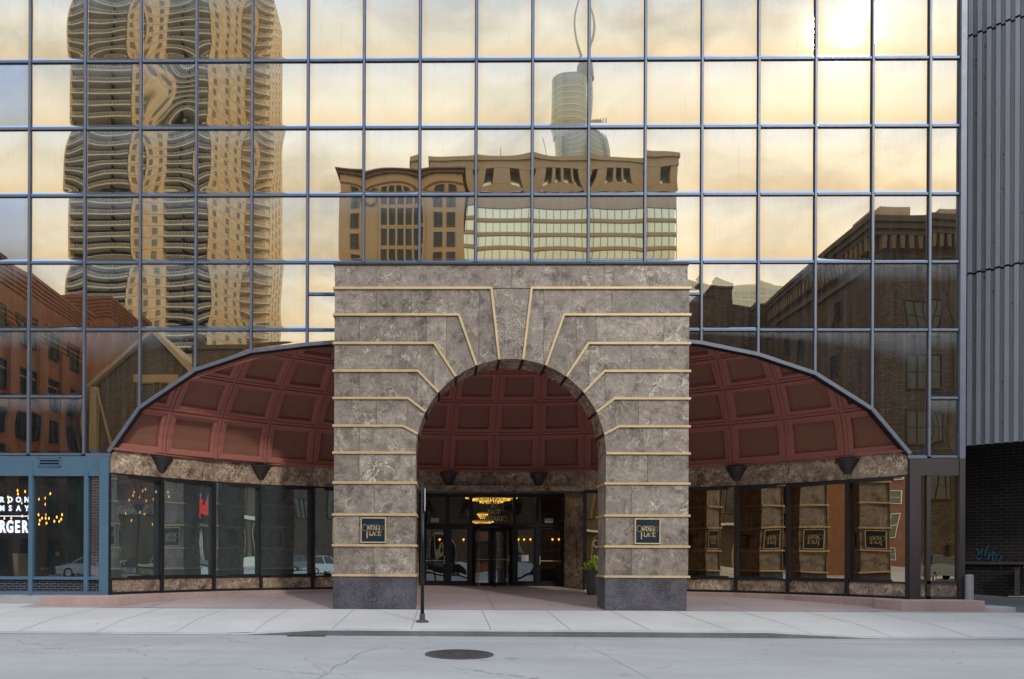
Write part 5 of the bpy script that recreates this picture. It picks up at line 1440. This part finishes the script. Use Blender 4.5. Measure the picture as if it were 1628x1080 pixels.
# C: banded glass office with a loggia at the top
LC = 120; dC2 = DC + LC; xc0, zct = site(668, 248, dC2); xc1, _ = site(1073, 248, dC2)
b4 = empty('banded_glass_building', (xc0, -LC, 0)); tag(b4, 'wide pale glass office building with stone bands and an open loggia, mirrored above the arch', 'building'); WC = xc1 - xc0
m = MB(); m.box(.3, -22, 0, WC - .3, 0, zct - 9.5); m.build('glazing', M['paleglass'], b4)
m = MB(); z = zct - 10.2; i = 0
while z > 20: m.box(0, -22.1, z, WC, .22, z + .75); z -= 2.9; i += 1
m.build('spandrel_bands', M['taupe'], b4)
m = MB(); q = random.Random(3)
for i in range(34): x = WC * i / 33; m.box(x - .06, .0, 20, x + .06, .12, zct - 9.5)
m.build('mullions', M['taupe'], b4)
m = MB(); m.box(-.6, -22, zct - 1.1, WC + .6, .7, zct); m.box(-.2, -22, zct - 3.0, WC + .2, .3, zct - 1.1); m.box(0, -22, zct - 9.6, WC, .2, zct - 7.2)
for i, (ua, ub) in enumerate(((668, 760), (778, 812), (832, 853), (868, 875), (888, 894), (912, 916), (928, 950), (966, 972), (986, 990), (1008, 1040))):
    x0_, x1_ = site(ua, 0, dC2)[0] - xc0, site(ub, 0, dC2)[0] - xc0; m.box(x0_, -3, zct - 7.2, x1_, .25, zct - 3.0)
m.box(WC - 1.5, -22, zct - 7.2, WC, .1, zct - 3)
m.build('loggia', M['taupe'], b4)
m = MB(); m.box(0, -21, zct - 7.2, WC, -3.2, zct - 3.0); m.build('loggia_glass', M['paleglass'], b4)
for u, h in ((795, 5), (860, 7)):
    x = site(u, 0, dC2)[0] - xc0; m = MB(); m.tube([(x, -4, zct), (x, -4, zct + h)], .07, 6); m.build('antenna', M['iron'], b4)

# T: the far glass skyscraper with its spire
dT = DC + 480; xt0, ztt = site(876, 122, dT); xt1, _ = site(958, 122, dT)
bt = empty('glass_skyscraper', ((xt0 + xt1) / 2, -480, 0)); tag(bt, 'very far slender grey glass skyscraper with a curved top and spire, mirrored near the centre', 'skyscraper'); WT = xt1 - xt0
def capsule(w, d, n=8): 
    r = d / 2; return [(w / 2 - r + r * math.cos(t), r * math.sin(t)) for t in [-PI / 2 + PI * i / n for i in range(n + 1)]] + [(-w / 2 + r + r * math.cos(t), r * math.sin(t)) for t in [PI / 2 + PI * i / n for i in range(n + 1)]]
m = MB(); z2 = site(0, 205, dT)[1]
m.prism(capsule(WT, 24), 0, z2, 'z'); m.prism([(x - 6, y) for x, y in capsule(WT * .72, 20)], z2, ztt - 4, 'z'); m.build('tower', M['greyglass'], bt)
m = MB()
for k in range(0, 60):
    z = 60 + k * 4.6
    if z < z2: m.prism([(x * 1.004, y * 1.02) for x, y in capsule(WT, 24)], z, z + .9, 'z')
    elif z < ztt - 5: m.prism([(x * 1.004 - 6, y * 1.02) for x, y in capsule(WT * .72, 20)], z, z + .9, 'z')
m.build('floor_bands', M['conc'], bt)
m = MB()
for i in range(17): x = -WT / 2 + 3 + (WT - 6) * i / 16; m.box(x - .25, 11.5, 60, x + .25, 12.35, z2)
m.prism([(x - 6, y) for x, y in capsule(WT * .72, 20)], ztt - 4, ztt - 3, 'z'); m.prism([(x + 4, y) for x, y in capsule(WT * .25, 12)], ztt - 3, ztt + 8, 'z')
m.build('fins', M['steel'], bt)
m = MB(); m.tube([(2, 0, ztt + 8), (2, 0, ztt + 75)], [1.5, .4], 10); m.build('spire', M['greyglass'], bt)

# low terracotta building, trees, cars along the far kerb
tc = empty('terracotta_building', (30, -40, 0)); tag(tc, 'low pink terracotta building behind the street trees, mirrored in the bronze windows', 'building')
m = MB(); m.box(-4.5, -9, 0, 13, 0, 8.6); m.box(-4.7, -9.2, 8.6, 13.2, .25, 9.1); m.build('wall', M['terracotta'], tc)
wm = winmesh(1.8, 1.9, M['black'], M['darkglass'], 1, .1); many(tc, 'window', wm, [mats_frame(x, 0, z) for x in (-2.5, 1, 4.5, 8, 11) for z in (1.2, 5.2)])

for nm, x0_, x1_, wl, lb in (('corner_building', -95, -62, 'redbrick2', 'red brown brick building closing the street far to the left'), ('corner_building', 118, 150, 'brownbrick', 'brown brick building closing the street far to the right')):
    e_ = empty(nm, (x0_, -14, 0)); tag(e_, lb, 'building')
    m = MB(); m.box(0, -8, -.3, x1_ - x0_, 30 - 14 + 3, 34); m.box(-.4, -8.4, 34, x1_ - x0_ + .4, 19.4, 35); m.build('wall', M[wl], e_)
    fx = x1_ - x0_ if x0_ < 0 else 0; rz = -PI / 2 if x0_ < 0 else PI / 2
    wm = winmesh(1.9, 2.2, M['conc'], M['greyglass2'], 1, .1)
    many(e_, 'window', wm, [mats_frame(fx, y, z, rz) for z in (1.2, 5.0, 8.8, 12.6, 16.4, 20.2, 24, 27.8) for y in (-5.5, -1.5, 2.5, 6.5, 10.5, 14.5)])
    if x0_ > 0:
        m = MB(); m.box(0, -8, -.3, 30, 19, 26); m.build('rear_wing', M[wl], e_).location = (31, 12, 0)
def tree(x, y, h, r, seed, label):
    t = empty('street_tree', (x, y, .1)); tag(t, label, 'tree', 'street trees')
    q = random.Random(seed); m = MB(); tips = []
    m.tube([(0, 0, 0), (.05, 0, h * .2), (-.04, .05, h * .42)], [.16, .12, .09], 8)
    for i in range(9):
        a = q.uniform(0, 2 * PI); z0 = h * q.uniform(.3, .45); L = r * q.uniform(.6, 1.0); e = Vector((math.cos(a) * L, math.sin(a) * L, h * q.uniform(.5, .85)))
        m.tube([(0, 0, z0), tuple(e * .5 + Vector((0, 0, z0 * .5 + .2))), tuple(e)], [.06, .04, .015], 6); tips.append(e)
    m.build('trunk', M['bark'], t)
    m = MB(); cl = [Vector((q.gauss(0, r * .45), q.gauss(0, r * .45), h * .68 + q.gauss(0, h * .14))) for _ in range(26)] + tips
    for c in cl:
        s0 = q.uniform(.35, .65)
        for _ in range(110):
            p = c + Vector((q.gauss(0, s0), q.gauss(0, s0), q.gauss(0, s0 * .7))); d = Vector((q.gauss(0, 1), q.gauss(0, 1), q.gauss(0, 1))).normalized(); e = d.cross(Vector((q.gauss(0, 1), q.gauss(0, 1), q.gauss(0, 1)))).normalized(); s = q.uniform(.05, .10)
            m.quad(p - d * s, p + e * s * .6, p + d * s, p - e * s * .6)
    m.build('crown', M['leaf'], t, fix=False)
tree(29, -30.5, 7.5, 2.2, 1, 'leafy street tree before the terracotta building')
tree(-5, -30.5, 7.5, 2.2, 2, 'leafy street tree in front of the gabled building')
tree(-16, -3.7, 7.5, 2.0, 5, 'leafy street tree on the near sidewalk beyond the left edge')
tree(-31, -3.7, 7.0, 2.2, 6, 'leafy street tree further down the near sidewalk at left')
tree(40, -3.9, 7.0, 2.0, 7, 'leafy street tree on the near sidewalk beyond the alley')
tree(-12.5, -30.8, 7, 2.1, 3, 'leafy street tree between the gabled and orange brick buildings')

def car(x, y, rz, paint, label, hgt=1.55):
    c = empty('parked_car', (x, y, .0), rz); tag(c, label, 'car', 'cars parked along the far kerb'); k = hgt / 1.55
    low = [(-2.25, .35), (-2.28, .75), (-2.05, .98), (-1.0, 1.03), (1.2, 1.0), (2.05, .86), (2.28, .68), (2.30, .35)]
    def sect(pr, w0, w1, zc):
        m = MB(); n = len(pr)
        ys = [(-w0, 0), (-w1, 1), (w1, 1), (w0, 0)]
        return m
    m = MB(); wd = .90
    prof = [(-2.25, .32), (-2.32, .6), (-2.22, .9), (-1.9, 1.0), (-.2, 1.02), (1.05, .98), (1.9, .86), (2.25, .70), (2.32, .5), (2.25, .32)]
    for s in (-1, 1): pass
    m.hexa  # body as three width slices so that the flanks tuck in
    for y0, y1, sc0, sc1 in ((-wd, -.72, .965, 1.0), (-.72, .72, 1.0, 1.0), (.72, wd, 1.0, .965)):
        n = len(prof); b = len(m.v)
        for yy, sc in ((y0, sc0), (y1, sc1)): m.v += [(px * sc, yy, .32 + (pz * k - .32) * (1 if sc == 1 else .97)) for px, pz in prof]
        for i in range(n): j = (i + 1) % n; m.f.append((b + i, b + j, b + n + j, b + n + i)); m.m.append(0); m.c.append(.5)
        if y0 == -wd: m.f.append(tuple(b + i for i in range(n))); m.m.append(0); m.c.append(.5)
        if y1 == wd: m.f.append(tuple(b + n + i for i in range(n))[::-1]); m.m.append(0); m.c.append(.5)
    m.build('body', paint, c, smooth=False)
    m = MB(); cab = [(-2.0, 1.0), (-1.55, 1.48), (-1.2, 1.55), (.1, 1.55), (.4, 1.48), (1.15, .97)]
    b = 0; n = len(cab)
    for yy in (-1, 1): m.v += [(px, yy * (.84 - .22 * max(0, (pz - 1.0) / .55)), pz * k) for px, pz in cab]
    m.f += [tuple(range(n)), tuple(range(2 * n - 1, n - 1, -1))] + [(i, i + n, (i + 1) % n + n, (i + 1) % n) for i in range(n)]; m.m += [0] * (n + 2); m.c += [.5] * (n + 2)
    m.build('cabin_glass', M['darkglass'], c)
    m = MB(); m.hexa([(-1.5, -.64, 1.49 * k), (.35, -.64, 1.49 * k), (.35, .64, 1.49 * k), (-1.5, .64, 1.49 * k)], [(-1.2, -.58, 1.575 * k), (.1, -.58, 1.575 * k), (.1, .58, 1.575 * k), (-1.2, .58, 1.575 * k)])
    for s in (-1, 1):
        for p in (((1.12, s * .85, 1.0 * k), (.38, s * .67, 1.5 * k)), ((-.45, s * .85, 1.0 * k), (-.5, s * .66, 1.52 * k)), ((-1.95, s * .85, 1.0 * k), (-1.52, s * .67, 1.5 * k))): m.bar(*p, .07, .07)
    m.build('roof', paint, c)
    for wx_ in (-1.4, 1.42):
        for s in (-1, 1):
            w = empty('wheel', (wx_, s * .80, .33)); w.parent = c
            m = MB(); m.lathe([(.2, -.1), (.31, -.1), (.335, -.07), (.335, .07), (.31, .1), (.2, .1)], n=20); t_ = m.build('tyre', M['tyre'], w); t_.rotation_euler = (PI / 2, 0, 0)
            m = MB(); m.lathe([(0, -.07), (.2, -.085), (.2, .085), (0, .07)], n=10); t_ = m.build('rim', M['chrome'], w); t_.rotation_euler = (PI / 2, 0, 0)
    for s in (-1, 1):
        m = MB(); m.box(2.17, s * .62 - .2, .62 * k, 2.30, s * .62 + .2, .76 * k); m.build('headlight', M['white'], c)
        m = MB(); m.box(-2.33, s * .66 - .16, .72 * k, -2.2, s * .66 + .16, .9 * k); m.build('tail_light', M['taillight'], c)
    return c
car(36.2, -25.6, 0, M['carwhite'], 'white car parked across the street furthest from the arch', 1.6)
car(42.8, -25.6, 0, M['carsilver'], 'silver grey sport utility car parked behind a white car across the street', 1.75)
car(10.8, -26.0, 0, M['carblack'], 'black car parked across the street facing the arch', 1.5)
car(17.6, -25.9, 0, M['carwhite'], 'white car parked in front of the black car across the street', 1.6)
car(-3.5, -25.9, 0, M['carblack'], 'black car with red tail lamps parked by the trees and gabled building', 1.5)
car(-11, -25.9, PI, M['carwhite'], 'white car parked nearest the orange brick building', 1.5)

# ------------------------------------------------------------------ sky and light
SUN = Vector((.572, -1.0, .752)).normalized()
world = bpy.data.worlds.new('World'); scene.world = world; world.use_nodes = True
wt = world.node_tree; wt.nodes.clear(); t = NT(wt, True)
sky = t.n('ShaderNodeTexSky'); sky.sky_type = 'NISHITA'; sky.sun_disc = False
el = math.asin(SUN.z); sky.sun_elevation = el; sky.sun_rotation = math.atan2(SUN.x, SUN.y); sky.dust_density = 2.0
bg1 = t.n('ShaderNodeBackground'); t.l(sky.outputs[0], bg1.inputs[0]); bg1.inputs[1].default_value = .10
tc_ = t.n('ShaderNodeTexCoord'); mp = t.n('ShaderNodeMapping'); mp.inputs['Scale'].default_value = (1, 1, 2.2); t.l(tc_.outputs['Generated'], mp.inputs['Vector'])
n1 = t.noise(mp.outputs[0], 3.4, 7, .58, .5).outputs[0]
sep = t.n('ShaderNodeSeparateXYZ'); t.l(tc_.outputs['Generated'], sep.inputs[0])
grad = t.ramp(sep.outputs[2], [(0.0, (1.02, .93, .76)), (.22, (.98, .92, .78)), (.5, (.90, .92, .90)), (.75, (.76, .88, 1.06)), (1.0, (.70, .85, 1.12))])
br = t.ramp(n1, [(.34, .66), (.5, .95), (.66, 1.16)])
c = t.mix(1.0, grad, br, 'MULTIPLY')
dt = t.n('ShaderNodeVectorMath', operation='DOT_PRODUCT'); t.l(tc_.outputs['Generated'], dt.inputs[0]); dt.inputs[1].default_value = tuple(SUN)
halo = t.math('POWER', t.math('MAXIMUM', dt.outputs['Value'], 0), 1200)
halo2 = t.math('POWER', t.math('MAXIMUM', dt.outputs['Value'], 0), 45)
hs = t.math('ADD', t.math('MULTIPLY', halo, .5), t.math('MULTIPLY', t.math('MULTIPLY', halo2, n1), .03))
add = t.n('ShaderNodeMix', data_type='RGBA', blend_type='ADD'); add.inputs[0].default_value = 1
t.l(c, add.inputs[6]); cb = t.n('ShaderNodeCombineXYZ'); t.l(hs, cb.inputs[0]); t.l(t.math('MULTIPLY', hs, .96), cb.inputs[1]); t.l(t.math('MULTIPLY', hs, .85), cb.inputs[2]); t.l(cb.outputs[0], add.inputs[7])
bg2 = t.n('ShaderNodeBackground'); t.l(add.outputs[2], bg2.inputs[0]); bg2.inputs[1].default_value = 1.0
ms = t.n('ShaderNodeMixShader'); ms.inputs[0].default_value = .93; t.l(bg1.outputs[0], ms.inputs[1]); t.l(bg2.outputs[0], ms.inputs[2])
wo = t.n('ShaderNodeOutputWorld'); t.l(ms.outputs[0], wo.inputs[0])
sl = bpy.data.lights.new('sun', 'SUN'); sl.energy = .75; sl.angle = math.radians(3.0); sl.color = (1, .95, .86)
so = bpy.data.objects.new('sun', sl); COL.objects.link(so); so.rotation_euler = SUN.to_track_quat('Z', 'Y').to_euler()

# ------------------------------------------------------------------ camera
cam = bpy.data.cameras.new('camera'); co = bpy.data.objects.new('camera', cam); COL.objects.link(co)
cam.sensor_width = 36; cam.lens = 36 * F / 1628; cam.clip_end = 3000; cam.clip_start = .1
cam.shift_x = (814 - CX) / 1628; cam.shift_y = (CY - 540) / 1628
co.matrix_world = Matrix.Translation((XC, -DC, EZ)) @ Matrix.Rotation(-YAW, 4, 'Z') @ Matrix.Rotation(PI / 2, 4, 'X') @ Matrix.Rotation(ROLL, 4, 'Z')
scene.camera = co
scene.view_settings.view_transform = 'Standard'; scene.view_settings.look = 'None'; scene.view_settings.exposure = 0.85; scene.view_settings.gamma = 1
scene.cycles.max_bounces = 10; scene.cycles.transparent_max_bounces = 10; scene.cycles.glossy_bounces = 5; scene.cycles.sample_clamp_indirect = 4; scene.cycles.sample_clamp_direct = 40
